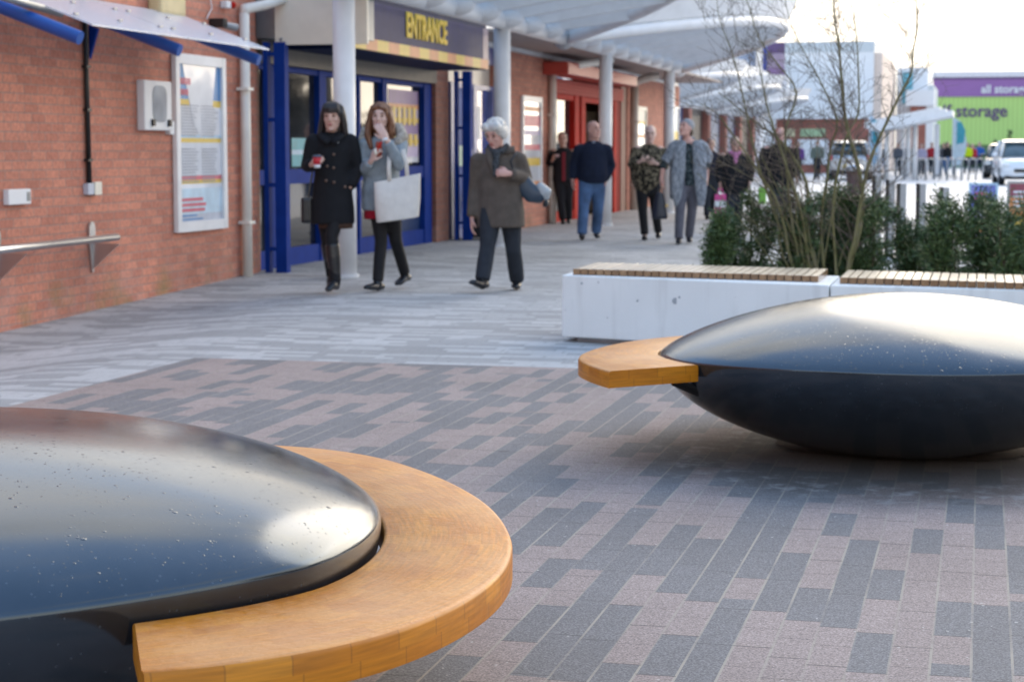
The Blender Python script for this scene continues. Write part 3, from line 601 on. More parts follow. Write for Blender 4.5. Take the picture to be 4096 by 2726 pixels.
# ================================================================ FOREGROUND: orbs, benches
def orb_mat():
    m = bpy.data.materials.new('polished_dark_concrete'); m.use_nodes = True; nt = m.node_tree; b = nt.nodes['Principled BSDF']
    g, s = worldpos(nt)
    n = NN(nt, 'ShaderNodeTexNoise'); n.inputs['Scale'].default_value = 4; n.inputs['Detail'].default_value = 8; n.inputs['Roughness'].default_value = .7; LK(nt, g.outputs['Position'], n.inputs['Vector'])
    c = RAMP(nt, n.outputs[0], [(.3, (.010, .012, .0155)), (.7, (.020, .024, .031))])
    v = NN(nt, 'ShaderNodeTexVoronoi'); v.inputs['Scale'].default_value = 85; LK(nt, g.outputs['Position'], v.inputs['Vector']); sc = NN(nt, 'ShaderNodeSeparateColor'); LK(nt, v.outputs['Color'], sc.inputs[0])
    fl = MATH(nt, 'MULTIPLY', MATH(nt, 'LESS_THAN', v.outputs['Distance'], MATH(nt, 'MULTIPLY', sc.outputs[0], .28)), MATH(nt, 'GREATER_THAN', sc.outputs[1], .72))
    c = MIXC(nt, MATH(nt, 'MULTIPLY', fl, .5), c, (.07, .08, .09))
    v3 = NN(nt, 'ShaderNodeTexVoronoi'); v3.inputs['Scale'].default_value = 110; LK(nt, g.outputs['Position'], v3.inputs['Vector'])
    c = MIXC(nt, MATH(nt, 'MULTIPLY', MATH(nt, 'LESS_THAN', v3.outputs['Distance'], .12), .5), c, (.004, .004, .004))
    LK(nt, c, b.inputs['Base Color'])
    LK(nt, RAMP(nt, n.outputs[0], [(.3, .14), (.7, .24)]), b.inputs['Roughness']); b.inputs['IOR'].default_value = 1.78; b.inputs['Specular Tint'].default_value = (.62, .82, 1, 1)  # blue of the reflected sky is put into the specular tint
    b.inputs['Coat Weight'].default_value = .2; b.inputs['Coat Roughness'].default_value = .14
    # rain drops: isolated domes of several sizes, thicker on the crown
    up = NN(nt, 'ShaderNodeSeparateXYZ'); LK(nt, g.outputs['Normal'], up.inputs[0])
    hs = []
    for sc_, th, k in ((30, .26, .012), (62, .34, .008), (105, .36, .005)):
        v2 = NN(nt, 'ShaderNodeTexVoronoi'); v2.inputs['Scale'].default_value = sc_; LK(nt, g.outputs['Position'], v2.inputs['Vector']); s2 = NN(nt, 'ShaderNodeSeparateColor'); LK(nt, v2.outputs['Color'], s2.inputs[0])
        r_ = MATH(nt, 'MULTIPLY', s2.outputs[0], th*.75)
        q = MATH(nt, 'MAXIMUM', MATH(nt, 'SUBTRACT', 1.0, MATH(nt, 'POWER', MATH(nt, 'DIVIDE', v2.outputs['Distance'], r_), 2.0)), 0.0)
        n2 = NN(nt, 'ShaderNodeTexNoise'); n2.inputs['Scale'].default_value = 2.2; n2.inputs['Detail'].default_value = 3; LK(nt, g.outputs['Position'], n2.inputs['Vector'])
        gate = MATH(nt, 'MULTIPLY', MATH(nt, 'GREATER_THAN', up.outputs['Z'], .2), MATH(nt, 'GREATER_THAN', MATH(nt, 'ADD', s2.outputs[1], MATH(nt, 'MULTIPLY', n2.outputs[0], .6)), MATH(nt, 'SUBTRACT', 1.55, MATH(nt, 'MULTIPLY', MATH(nt, 'MINIMUM', MATH(nt, 'MAXIMUM', up.outputs['Z'], 0.0), .9), .68))))
        hs.append(MATH(nt, 'MULTIPLY', MATH(nt, 'MULTIPLY', MATH(nt, 'SQRT', q), gate), k))
    h = MATH(nt, 'ADD', MATH(nt, 'ADD', hs[0], hs[1]), hs[2])
    bp = NN(nt, 'ShaderNodeBump'); bp.inputs['Strength'].default_value = .8; bp.inputs['Distance'].default_value = .35; LK(nt, h, bp.inputs['Height']); LK(nt, bp.outputs[0], b.inputs['Normal']); LK(nt, bp.outputs[0], b.inputs['Coat Normal'])
    return m
M_orb = orb_mat()
def wood_mat():
    m = bpy.data.materials.new('varnished_glued_wood'); m.use_nodes = True; nt = m.node_tree; b = nt.nodes['Principled BSDF']
    uv = NN(nt, 'ShaderNodeUVMap'); s = NN(nt, 'ShaderNodeSeparateXYZ'); LK(nt, uv.outputs[0], s.inputs[0]); u, v = s.outputs[0], s.outputs[1]
    row = MATH(nt, 'FLOOR', MATH(nt, 'DIVIDE', v, .037)); wn = NN(nt, 'ShaderNodeTexWhiteNoise'); wn.noise_dimensions = '1D'; LK(nt, row, wn.inputs['W'])
    ub = MATH(nt, 'ADD', MATH(nt, 'DIVIDE', u, .125), MATH(nt, 'MULTIPLY', wn.outputs['Value'], 5.0)); cl = MATH(nt, 'FLOOR', ub); fu = MATH(nt, 'FRACT', ub)
    cx = NN(nt, 'ShaderNodeCombineXYZ'); LK(nt, row, cx.inputs[0]); LK(nt, cl, cx.inputs[1]); w2 = NN(nt, 'ShaderNodeTexWhiteNoise'); w2.noise_dimensions = '2D'; LK(nt, cx.outputs[0], w2.inputs['Vector'])
    base = RAMP(nt, w2.outputs['Value'], [(0, (.45, .145, .006)), (.5, (.50, .17, .008)), (1, (.56, .205, .012))])
    top = NN(nt, 'ShaderNodeAttribute'); top.attribute_name = 'top'
    g, sp_ = worldpos(nt)
    # grain along the block
    mp = NN(nt, 'ShaderNodeMapping'); mp.inputs['Scale'].default_value = (1, 14, 14); LK(nt, uv.outputs[0], mp.inputs[0])
    gn = NN(nt, 'ShaderNodeTexNoise'); gn.inputs['Scale'].default_value = 9; gn.inputs['Detail'].default_value = 7; LK(nt, mp.outputs[0], gn.inputs['Vector'])
    plank = RAMP(nt, w2.outputs['Value'], [(0, (.49, .15, .008)), (1, (.61, .22, .017))])
    c = MIXC(nt, top.outputs['Fac'], base, plank)
    c = MIXC(nt, 1.0, c, RAMP(nt, gn.outputs[0], [(.35, .82), (.65, 1.12)]), 'MULTIPLY')
    jt = MATH(nt, 'MULTIPLY', MATH(nt, 'LESS_THAN', MATH(nt, 'MULTIPLY', MATH(nt, 'MINIMUM', fu, MATH(nt, 'SUBTRACT', 1.0, fu)), .125), .0018), MATH(nt, 'SUBTRACT', 1.0, top.outputs['Fac']))
    c = MIXC(nt, MATH(nt, 'MULTIPLY', jt, .4), c, (.14, .05, .008))
    # pale patches on the upper face: wet-film reflection put into the colour
    wn2 = NN(nt, 'ShaderNodeTexNoise'); wn2.inputs['Scale'].default_value = 3.2; wn2.inputs['Detail'].default_value = 9; wn2.inputs['Roughness'].default_value = .62; LK(nt, g.outputs['Position'], wn2.inputs['Vector'])
    wn3 = NN(nt, 'ShaderNodeTexNoise'); wn3.inputs['Scale'].default_value = 45; wn3.inputs['Detail'].default_value = 6; wn3.inputs['Roughness'].default_value = .7; LK(nt, g.outputs['Position'], wn3.inputs['Vector'])
    patch = MATH(nt, 'MULTIPLY', RAMP(nt, MATH(nt, 'ADD', wn2.outputs[0], MATH(nt, 'MULTIPLY', MATH(nt, 'SUBTRACT', wn3.outputs[0], .5), .45)), [(.40, 0.0), (.62, 1.0)]), top.outputs['Fac'])
    c = MIXC(nt, MATH(nt, 'MULTIPLY', patch, .36), c, (.68, .36, .17))
    LK(nt, c, b.inputs['Base Color'])
    LK(nt, MATH(nt, 'MULTIPLY_ADD', wn3.outputs[0], .4, .26), b.inputs['Roughness']); b.inputs['Coat Weight'].default_value = .10; b.inputs['Coat Roughness'].default_value = .2; b.inputs['Specular IOR Level'].default_value = .32
    v2 = NN(nt, 'ShaderNodeTexVoronoi'); v2.inputs['Scale'].default_value = 120; LK(nt, g.outputs['Position'], v2.inputs['Vector'])
    bp = NN(nt, 'ShaderNodeBump'); bp.inputs['Strength'].default_value = .5; bp.inputs['Distance'].default_value = .006
    LK(nt, MATH(nt, 'MULTIPLY', MATH(nt, 'ADD', wn3.outputs[0], MATH(nt, 'MULTIPLY', MATH(nt, 'LESS_THAN', v2.outputs['Distance'], .22), .25)), top.outputs['Fac']), bp.inputs['Height']); LK(nt, bp.outputs[0], b.inputs['Normal']); LK(nt, bp.outputs[0], b.inputs['Coat Normal'])
    return m
M_wood = wood_mat()
def interp(tab, x):
    tab = sorted(tab)
    if x <= tab[0][0]: return tab[0][1]
    for (a, p), (b_, q) in zip(tab[:-1], tab[1:]):
        if x <= b_: t = (x-a)/(b_-a); return p+(q-p)*t
    return tab[-1][1]
def smooth_tab(tab, n=80):
    a, b_ = min(t[0] for t in tab), max(t[0] for t in tab); xs = [a+(b_-a)*i/n for i in range(n+1)]; ys = [interp(tab, x) for x in xs]
    for _ in range(12): ys = [ys[0]] + [(ys[i-1]+2*ys[i]+ys[i+1])/4 for i in range(1, n)] + [ys[-1]]
    return list(zip(xs, ys))
def orb_seat(c, L, Wd, th, n, zeq, T, Bt, label, seat_out, seat_z, gap=.005, skew=0.0, tipdrop=.03, lip=.17, lipb=.18):
    """pebble-shaped planter seat: dome over a bowl, with a C of glued wood round one end"""
    t = thing('orb_seat', label, 'public seat', (c[0], c[1], 0), 0, 'black orb seats with wooden rims')
    def rad(a):
        q = a-th; return (abs(math.cos(q)/L)**n+abs(math.sin(q)/Wd)**n)**(-1/n)
    NA, NR = 180, 60; m = MB(); rings = []
    for j in range(NR+1):
        f = PI/2*j/NR; k, h = math.sin(f), math.cos(f)**2
        rings.append((k, zeq+T*((1-lip)*h+lip*math.sqrt(max(0, 1-k**9)))))
    for j in range(NR-1, -1, -1):
        f = PI/2*j/NR; k, h = math.sin(f), math.cos(f)**2
        rings.append((k, zeq-Bt*((1-lipb)*h**.78+lipb*math.sqrt(max(0, 1-k**14)))))
    rings = [r_ for r_ in rings if r_[1] > -.06]
    vs = [(c[0], c[1], zeq+T)]; fs = []
    for k, z in rings[1:]: vs += [(c[0]+k*rad(a)*math.cos(a), c[1]+k*rad(a)*math.sin(a), z-tipdrop*k*k*abs(math.cos(a-th))**4) for a in [2*PI*i/NA for i in range(NA)]]
    for i in range(NA): fs.append((0, 1+i, 1+(i+1) % NA))
    for j in range(len(rings)-2):
        for i in range(NA): a = 1+j*NA+i; b_ = 1+j*NA+(i+1) % NA; fs.append((a, a+NA, b_+NA, b_))
    m.add(vs, fs); part(m, 'stone_body', M_orb, t, smooth=True)
    # wooden C
    tab = smooth_tab(seat_out)
    a0, a1 = tab[0][0], tab[-1][0]; NS = 120; z0, z1 = seat_z; bv = .009
    prof = []; along = 0; prev = None; V = []; UV = []; TOP = []
    for i in range(NS+1):
        a = a0+(a1-a0)*i/NS; ar = R(a); ro = interp(tab, a)
        # the sawn end is not quite radial: the inner edge starts a little further round
        ai = R(a+skew*max(0, 1-abs(a-(a0 if skew > 0 else a1))/45)); ri = rad(ai)+gap
        po = (c[0]+ro*math.cos(ar), c[1]+ro*math.sin(ar))
        if prev: along += math.hypot(po[0]-prev[0], po[1]-prev[1])
        prev = po
        ci, si = math.cos(ai), math.sin(ai)
        sec = [(ri, z0, .0), (ri, z1-bv, .07), (ri+bv*.3, z1-bv*.3, .072), (ri+bv, z1, .075), (ro-bv*1.3, z1, .075+ro-ri), (ro-bv*.4, z1-bv*.35, .0755+ro-ri), (ro, z1-bv*1.2, .2), (ro, z0, .2-(z1-z0))]
        V.append([(c[0]+r_*(ci if q < 4 else math.cos(ar)), c[1]+r_*(si if q < 4 else math.sin(ar)), z) for q, (r_, z, _) in enumerate(sec)]); UV.append(along)
    k8 = 8; mesh = bpy.data.meshes.new('wooden_rim'); vs = [p for s_ in V for p in s_]; fs = []; uvs = []; tops = []
    H = z1-z0
    for i in range(NS):
        for j in range(k8):
            a = i*k8+j; b_ = i*k8+(j+1) % k8; fs.append((a, b_, b_+k8, a+k8))
            u0, u1 = UV[i], UV[i+1]
            ri0, ro0 = V[i][0], V[i][7]; wd = math.hypot(ri0[0]-ro0[0], ri0[1]-ro0[1])
            if j in (2, 3, 4): vv = {2: (0, .009), 3: (.009, wd-.011), 4: (wd-.011, wd)}[j]; tp = 1.0
            elif j in (5, 6): vv = {5: (0, .008), 6: (.008, H)}[j]; tp = 0.0
            else: vv = (0, H); tp = 0.0
            uvs += [(u0, vv[0]), (u0, vv[1]), (u1, vv[1]), (u1, vv[0])]; tops += [tp]*4
    for i0 in (0, NS):
        ids = [i0*k8+j for j in range(k8)]; ids = ids if i0 else ids[::-1]; fs.append(tuple(ids))
        for q in ids: p = vs[q]; d = math.hypot(p[0]-V[i0][7][0], p[1]-V[i0][7][1]); uvs.append((d*.9+.3, z1-p[2])); tops.append(0.0)
    mesh.from_pydata(vs, [], fs); uvl = mesh.uv_layers.new(name='UVMap')
    for l, q in zip(uvl.data, uvs): l.uv = q
    at = mesh.attributes.new('top', 'FLOAT', 'CORNER'); at.data.foreach_set('value', tops)
    mesh.materials.append(M_wood)
    for p_ in mesh.polygons: p_.use_smooth = len(p_.vertices) == 4
    bm = bmesh.new(); bm.from_mesh(mesh); bmesh.ops.recalc_face_normals(bm, faces=bm.faces)
    for e in bm.edges:
        if len(e.link_faces) == 2 and e.calc_face_angle(0) > R(52): e.smooth = False
    bm.to_mesh(mesh); bm.free()
    o = bpy.data.objects.new('wooden_rim', mesh); col.objects.link(o); o.parent = t; o.matrix_parent_inverse = t.matrix_basis.inverted()
    for f in (.12, .5, .93):
        k = MB()
        a = R(a0+(a1-a0)*f); ro = rad(a)+.04; ri = rad(a)-.14
        k.tube([(c[0]+ro*math.cos(a), c[1]+ro*math.sin(a), z0-.012), (c[0]+ri*math.cos(a), c[1]+ri*math.sin(a), z0-.09)], [(.03, .012)]*2, 8)
        part(k, 'rim_bracket', M_black, t)
    return t
SO = [(-41, 1.44), (-36.5, 1.485), (-31.5, 1.509), (-24.9, 1.532), (-17.2, 1.515), (-8.6, 1.496), (.2, 1.472), (7.9, 1.45), (15.4, 1.432), (23.7, 1.424), (37.4, 1.435), (48.4, 1.469), (57, 1.513), (65.5, 1.54), (74.4, 1.505), (81.3, 1.46), (95, 1.40), (112, 1.38)]
# the two wooden rims were traced round each orb's own outline
cL = (-2.42, 3.90); SOL = []
for a, r_ in SO:
    x = -2.42+r_*math.cos(R(a)); y = 3.8366+r_*math.sin(R(a)); SOL.append((math.degrees(math.atan2(y-cL[1], x-cL[0])), math.hypot(x-cL[0], y-cL[1])))
orb_seat(cL, 1.204, 1.147, -.31, 1.706, .43, .236, .46, 'nearest black orb seat, cut by the frame, wooden rim on its far end', SOL, (.35, .42), skew=5.6, tipdrop=-.03, lip=.30, lipb=.34)
orb_seat((-.30, 8.32), 1.05, .98, R(14), 1.85, .44, .235, .455, 'farther black orb seat in front of white bench, whole dome in view',
    [(100, 1.27), (125, 1.22), (147, 1.188), (154.5, 1.21), (167.6, 1.266), (181, 1.317), (194, 1.385), (202, 1.424), (208.4, 1.43), (214, 1.44), (220.5, 1.455)], (.352, .42), skew=-2.0)
k = MB()
for i in range(40): pass
soil = MB(); soil.add([(-.3+.56*math.cos(2*PI*i/40)*(1+.05*math.sin(i*3)), 8.42+.40*math.sin(2*PI*i/40)*(1+.06*math.cos(i*5)), .009) for i in range(40)], [tuple(range(40))])
struct(soil.build('soil_gap', mat('rusty_soil', (.05, .025, .015), .9, vary=.5, vscale=30)))

M_bench = mat('white_cast_concrete', (.79, .80, .775), .55, vary=.035, vscale=3, bump=.12, bscale=60, dirt=.06)
_nt = M_bench.node_tree; _b = _nt.nodes['Principled BSDF']; _c = _b.inputs['Base Color'].links[0].from_socket; _g = NN(_nt, 'ShaderNodeNewGeometry')
_mp = NN(_nt, 'ShaderNodeMapping'); _mp.inputs['Scale'].default_value = (14, 14, 1.2); LK(_nt, _g.outputs['Position'], _mp.inputs[0]); _n = NN(_nt, 'ShaderNodeTexNoise'); _n.inputs['Scale'].default_value = 1; _n.inputs['Detail'].default_value = 5; LK(_nt, _mp.outputs[0], _n.inputs['Vector'])
_c = MIXC(_nt, RAMP(_nt, _n.outputs[0], [(.52, 0.0), (.74, .30)]), _c, (.45, .44, .41))     # run-off streaks
_v = NN(_nt, 'ShaderNodeTexVoronoi'); _v.inputs['Scale'].default_value = 13; LK(_nt, _g.outputs['Position'], _v.inputs['Vector']); _s = NN(_nt, 'ShaderNodeSeparateColor'); LK(_nt, _v.outputs['Color'], _s.inputs[0])
_p = MATH(_nt, 'MULTIPLY', MATH(_nt, 'LESS_THAN', _v.outputs['Distance'], MATH(_nt, 'MULTIPLY', _s.outputs[0], .10)), MATH(_nt, 'GREATER_THAN', _s.outputs[1], .55))
LK(_nt, MIXC(_nt, MATH(_nt, 'MULTIPLY', _p, .6), _c, (.38, .38, .37)), _b.inputs['Base Color'])   # blow holes in the casting
def slat_mat():
    m = bpy.data.materials.new('bench_hardwood'); m.use_nodes = True; nt = m.node_tree; b = nt.nodes['Principled BSDF']
    g = NN(nt, 'ShaderNodeNewGeometry'); n = NN(nt, 'ShaderNodeTexNoise'); mp = NN(nt, 'ShaderNodeMapping'); mp.inputs['Scale'].default_value = (60, 4, 60); LK(nt, g.outputs['Position'], mp.inputs[0]); LK(nt, mp.outputs[0], n.inputs['Vector']); n.inputs['Detail'].default_value = 4; n.inputs['Scale'].default_value = 1
    c = RAMP(nt, g.outputs['Random Per Island'], [(0, (.20, .10, .045)), (.5, (.28, .145, .065)), (1, (.35, .205, .105))])
    c = MIXC(nt, 1.0, c, RAMP(nt, n.outputs[0], [(.3, .75), (.7, 1.2)]), 'MULTIPLY')
    sn = NN(nt, 'ShaderNodeSeparateXYZ'); LK(nt, g.outputs['Normal'], sn.inputs[0])   # pale tops: bright skylight on them is put into the colour
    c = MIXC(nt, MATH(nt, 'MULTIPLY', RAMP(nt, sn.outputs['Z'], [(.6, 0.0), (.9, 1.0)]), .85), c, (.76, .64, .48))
    LK(nt, c, b.inputs['Base Color']); b.inputs['Roughness'].default_value = .30; b.inputs['Coat Weight'].default_value = .7; b.inputs['Coat Roughness'].default_value = .22; return m
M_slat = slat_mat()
def bench(label, front, slat_a, slat_b, depth, marks):
    t = thing('concrete_bench', label, 'bench', (front[0][0], front[0][1], 0), 0, 'white concrete benches with slatted tops')
    (x0, y0), (x1, y1) = front; k = MB()
    bm = bmesh.new(); pts = [(x0, y0), (x1, y1), (x1, y1+depth), (x0, y0+depth)]
    k.prism(pts, .035, .45); o = part(k, 'bench_body', M_bench, t)
    md = o.modifiers.new('bevel', 'BEVEL'); md.width = .008; md.segments = 2
    k = MB(); k.prism([(x0+.10, y0+.03), (x1-.05, y1+.05), (x1-.05, y1+depth-.08), (x0+.10, y0+depth-.08)], .002, .034); part(k, 'plinth', M_galv, t)
    k = MB(); n = int(round((slat_b[0]-slat_a[0])/.0557))
    for i in range(n+1):
        x = slat_a[0]+i*.0557; y = slat_a[1]+(slat_b[1]-slat_a[1])*i/n
        k.box((x, y, .4515), (x+.049, y+.76, .492+rnd.uniform(-.0008, .0008)), bev=.003)
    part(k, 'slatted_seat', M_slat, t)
    if marks:
        k = MB()
        for f, z, r_ in marks:
            x = x0+(x1-x0)*f; y = y0+(y1-y0)*f-.0025; k.tube([(x, y, z), (x, y+.0015, z)], r_, 14)
        part(k, 'cast_mark', mat('cast_mark_grey', (.36, .38, .40), .6), t)
    return t
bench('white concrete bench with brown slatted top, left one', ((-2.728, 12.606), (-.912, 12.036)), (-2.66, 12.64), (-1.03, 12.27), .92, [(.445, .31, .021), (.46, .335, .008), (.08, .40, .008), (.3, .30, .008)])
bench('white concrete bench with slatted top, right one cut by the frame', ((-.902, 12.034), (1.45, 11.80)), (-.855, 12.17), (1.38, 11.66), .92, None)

# ================================================================ PLANTING
struct(MB().add([(-2.75, 13.6, .02), (3.5, 12.95, .02), (3.5, 17.5, .02), (-2.6, 17.5, .02)], [(0, 1, 2, 3)]).build('planting_soil', mat('dark_soil', (.035, .026, .02), .9, vary=.4, vscale=20)))
M_yew = island_mat('yew_leaf', (.028, .062, .024), (.075, .135, .048), .5, (.14, .20, .07))
M_twig = bark_mat('yew_twig', (.05, .03, .02), (.08, .05, .03), (.04, .05, .02))
def leaf_cloud(centers, dirs, n, ln, wd, spread, seed):
    r_ = np.random.default_rng(seed); idx = r_.integers(0, len(centers), n)
    P = np.asarray(centers)[idx]+r_.normal(0, spread, (n, 3)); D = np.asarray(dirs)[idx]+r_.normal(0, .55, (n, 3)); D /= np.linalg.norm(D, axis=1)[:, None]
    S = np.cross(D, r_.normal(0, 1, (n, 3))); S /= np.linalg.norm(S, axis=1)[:, None]
    l = ln*r_.uniform(.6, 1.3, (n, 1)); w_ = wd*r_.uniform(.7, 1.2, (n, 1))
    V = np.stack([P-S*w_*.4, P+S*w_*.4, P+D*l*.6+S*w_*.5, P+D*l, P+D*l*.6-S*w_*.5], 1).reshape(-1, 3)
    F = np.arange(n*5).reshape(-1, 5); return V.tolist(), F.tolist()
def yew(x, y, h, rad, label, seed, z0=.02):
    t = thing('yew_shrub', label, 'shrub', (x, y, z0), 0, 'young yew shrubs in the planting bed')
    rr = random.Random(seed); C = []; D = []; tr = MB()
    ns = rr.randint(3, 5)
    for i in range(ns):
        a = rr.uniform(0, 2*PI); bx_ = rr.uniform(.01, .06); tx = rad*rr.uniform(.05, .75); hh = h*rr.uniform(.72, 1.02) if i else h
        P = [Vector((x+bx_*math.cos(a)+tx*math.cos(a)*f**1.4+rr.uniform(-.01, .01), y+bx_*math.sin(a)+tx*math.sin(a)*f**1.4, z0+hh*f)) for f in (0, .2, .4, .6, .8, 1)]
        tr.tube(P, [.013, .011, .009, .007, .005, .002], 6)
        for b_ in range(26):
            f = rr.uniform(.10, 1); k = f*5; j = min(4, int(k)); p = P[j].lerp(P[j+1], k-j)
            ang = rr.uniform(0, 2*PI); L = rad*rr.uniform(.35, .95)*(1.15-.75*f); dv = Vector((math.cos(ang), math.sin(ang), rr.uniform(.25, .9))).normalized(); q = p+dv*L
            tr.tube([p, p.lerp(q, .5)+Vector((0, 0, -.006)), q], [.004, .003, .0015], 4, caps=False)
            for s_ in range(7): g_ = .2+.8*s_/6; C.append(p.lerp(q, g_)); D.append(dv)
        for s_ in range(6): C.append(P[5]-Vector((0, 0, .03*s_))); D.append(Vector((0, 0, 1)))
    part(tr, 'stem', M_twig, t)
    V, F = leaf_cloud([tuple(c_) for c_ in C], [tuple(d) for d in D], 7200, .042, .0085, .028, seed)
    m = MB(); m.v = V; m.f = F; m.m = [0]*len(F); me = bpy.data.meshes.new('foliage'); me.from_pydata(V, [], F); me.materials.append(M_yew)
    o = bpy.data.objects.new('foliage', me); col.objects.link(o); o.parent = t; o.matrix_parent_inverse = t.matrix_basis.inverted(); return t
YEW = [(-1.93, 14.3, .80, .13, 'small slim yew shrub at the left end of the bed'), (-1.74, 14.7, .90, .20, 'yew shrub second from left, behind the slim one'),
    (-1.42, 14.5, .90, .27, 'dark yew shrub left of the bare tree stems'), (-1.12, 15.0, .95, .28, 'yew shrub directly behind the bare tree stems'),
    (-.80, 14.6, .88, .27, 'dense yew shrub just right of the bare tree trunk'), (-.52, 14.9, .90, .26, 'round topped yew shrub under the first dark bollard'),
    (-.25, 14.4, .82, .25, 'lower loose yew shrub between bollards and poster board'), (.02, 14.8, .93, .28, 'tall bushy yew shrub in front of the blue poster board'),
    (.26, 14.35, .88, .25, 'yew shrub at the right frame edge under orange board'), (.55, 14.8, .92, .28, 'yew shrub half outside the right frame edge')]
YEW += [(-1.25, 15.9, .88, .28, 'back row yew shrub seen between tree stems'), (-.95, 15.7, .86, .28, 'back row yew shrub right of the tree trunk'), (-.38, 15.6, .82, .26, 'back row yew shrub below the bollards'), (.15, 15.8, .88, .28, 'back row yew shrub under the poster boards')]
for i, a in enumerate(YEW): yew(*a, seed=50+i)

# bare multi-stemmed tree: main stems follow the photographed ones, twigs are grown from them
M_bark = bark_mat('mossy_bark', (.10, .09, .04), (.17, .16, .065), (.20, .17, .11))
tree = thing('bare_tree', 'bare multi stemmed young tree behind the white benches', 'tree', (-1.08, 14.4, .02))
STEMS = [  # x, z along each stem (metres), depth offset at the top, base radius
 ([(-1.00, .02), (-.93, .46), (-.905, .60), (-.875, .74), (-.87, .90), (-.885, 1.12), (-.985, 1.42), (-1.015, 1.58), (-1.03, 1.85), (-1.065, 2.08), (-1.075, 2.20), (-1.11, 2.42), (-1.13, 2.6)], .12, .030),
 ([(-1.00, .02), (-.94, .46), (-.90, .62), (-.855, .95), (-.80, 1.20), (-.69, 1.50), (-.60, 1.68), (-.525, 1.84), (-.50, 1.96), (-.49, 2.15), (-.50, 2.42), (-.51, 2.6)], -.2, .022),
 ([(-1.12, .02), (-1.20, .45), (-1.24, .62), (-1.245, .80), (-1.29, 1.05), (-1.40, 1.25), (-1.50, 1.39), (-1.62, 1.45), (-1.78, 1.58), (-1.95, 1.72)], .15, .024),
 ([(-1.12, .02), (-1.25, .45), (-1.29, .75), (-1.36, 1.05), (-1.47, 1.37), (-1.55, 1.60), (-1.60, 1.82), (-1.64, 2.02)], -.15, .020),
 ([(-1.05, .02), (-1.13, .45), (-1.16, .8), (-1.12, 1.05), (-1.115, 1.30), (-1.05, 1.50), (-1.18, 1.75), (-1.28, 1.96), (-1.40, 2.18), (-1.48, 2.4)], .3, .018),
 ([(-1.15, .02), (-1.36, .45), (-1.42, .70), (-1.50, .95), (-1.62, 1.15), (-1.78, 1.38), (-1.92, 1.55), (-2.02, 1.62)], -.3, .017),
 ([(-1.02, .02), (-1.04, .5), (-1.07, .9), (-.98, 1.35), (-.90, 1.55), (-.89, 1.80), (-.91, 2.05), (-.94, 2.3), (-.97, 2.5)], -.25, .016),
 ([(-1.08, .02), (-1.02, .5), (-.90, .70), (-.78, .95), (-.70, 1.10)], .25, .010),
 ([(-1.18, .02), (-1.43, .5), (-1.48, .8), (-1.60, 1.0), (-1.85, 1.16), (-1.98, 1.2)], .2, .011),
 ([(-1.15, .02), (-1.32, .5), (-1.40, 1.02), (-1.42, 1.42), (-1.36, 1.70), (-1.45, 1.88), (-1.62, 2.1), (-1.72, 2.35), (-1.78, 2.5)], -.05, .015),
 ([(-1.16, .02), (-1.40, .55), (-1.55, .98), (-1.66, 1.30), (-1.75, 1.70), (-1.84, 2.0), (-1.93, 2.25), (-1.97, 2.45)], .05, .014)]
tw = MB(); rt = random.Random(21)
for i in range(13):   # slender shoots arching out of the crown base, mostly to the left
    x0 = -1.16+rt.uniform(-.14, .10); x1 = x0-rt.uniform(.15, .85)+(.55 if i % 4 == 0 else 0); zt = rt.uniform(.75, 1.55); bow = rt.uniform(.03, .12)
    STEMS.append(([(x0, .02), (x0+(x1-x0)*.25, .02+zt*.35), (x0+(x1-x0)*.5-bow*.3, .02+zt*.62), (x0+(x1-x0)*.78, .02+zt*.84), (x1, zt)], rt.uniform(-.4, .4), rt.uniform(.005, .009)))
def twig(p, d, L, r_, lev):
    n = 4; P = [p]; q = p.copy(); dd = d.normalized()
    for i in range(n):
        dd = (dd+Vector((rt.gauss(0, .16), rt.gauss(0, .16), rt.gauss(.04, .12)))).normalized(); q = q+dd*L/n; P.append(q.copy())
    tw.tube(P, [max(.0011, r_*(1-.75*i/n)) for i in range(n+1)], 5, caps=False)
    if lev > 0:
        for _ in range(rt.randint(1, 3)):
            j = rt.randint(1, n-1); b_ = (P[j+1]-P[j]).normalized(); s_ = Vector((rt.gauss(0, 1), rt.gauss(0, 1), rt.gauss(.2, .8))).normalized()
            twig(P[j].lerp(P[j+1], rt.random()), b_*.75+s_*.65, L*rt.uniform(.35, .65), max(.0014, r_*.55), lev-1)
for pts, dy, r0 in STEMS:
    k = MB(); n = len(pts); P = [Vector((x+rt.uniform(-.012, .012), 14.4+(i/(n-1))*dy+rt.uniform(-.03, .03), z)) for i, (x, z) in enumerate(pts)]
    # a smooth run through the traced points
    Q = []
    for i in range(n-1):
        a, b_, c_, d_ = P[max(0, i-1)], P[i], P[i+1], P[min(n-1, i+2)]
        for t_ in (0, .33, .66): Q.append(.5*((2*b_)+(c_-a)*t_+(2*a-5*b_+4*c_-d_)*t_*t_+(3*b_-a-3*c_+d_)*t_**3))
    Q.append(P[-1]); m_ = len(Q)
    rad_ = [max(.0020, .78*r0*(1-.86*i/(m_-1))*(1+.08*math.sin(i*1.7))) for i in range(m_)]
    k.tube(Q, rad_, 9); part(k, 'stem', M_bark, tree, smooth=True)
    for i in range(3, m_-1):
        f = i/(m_-1)
        for _ in range((3 if f > .3 else 1) if r0 > .0095 else (i % 4 == 0)):
            if rt.random() > (.9 if f > .28 else .4): continue
            b_ = (Q[i+1]-Q[i]).normalized(); s_ = Vector((rt.gauss(-.2, 1), rt.gauss(0, .9), rt.gauss(.15, .5))).normalized()
            twig(Q[i], b_*.6+s_*.8, rt.uniform(.16, .55)*(1.1-.5*f), max(.0018, rad_[i]*.33), 2)
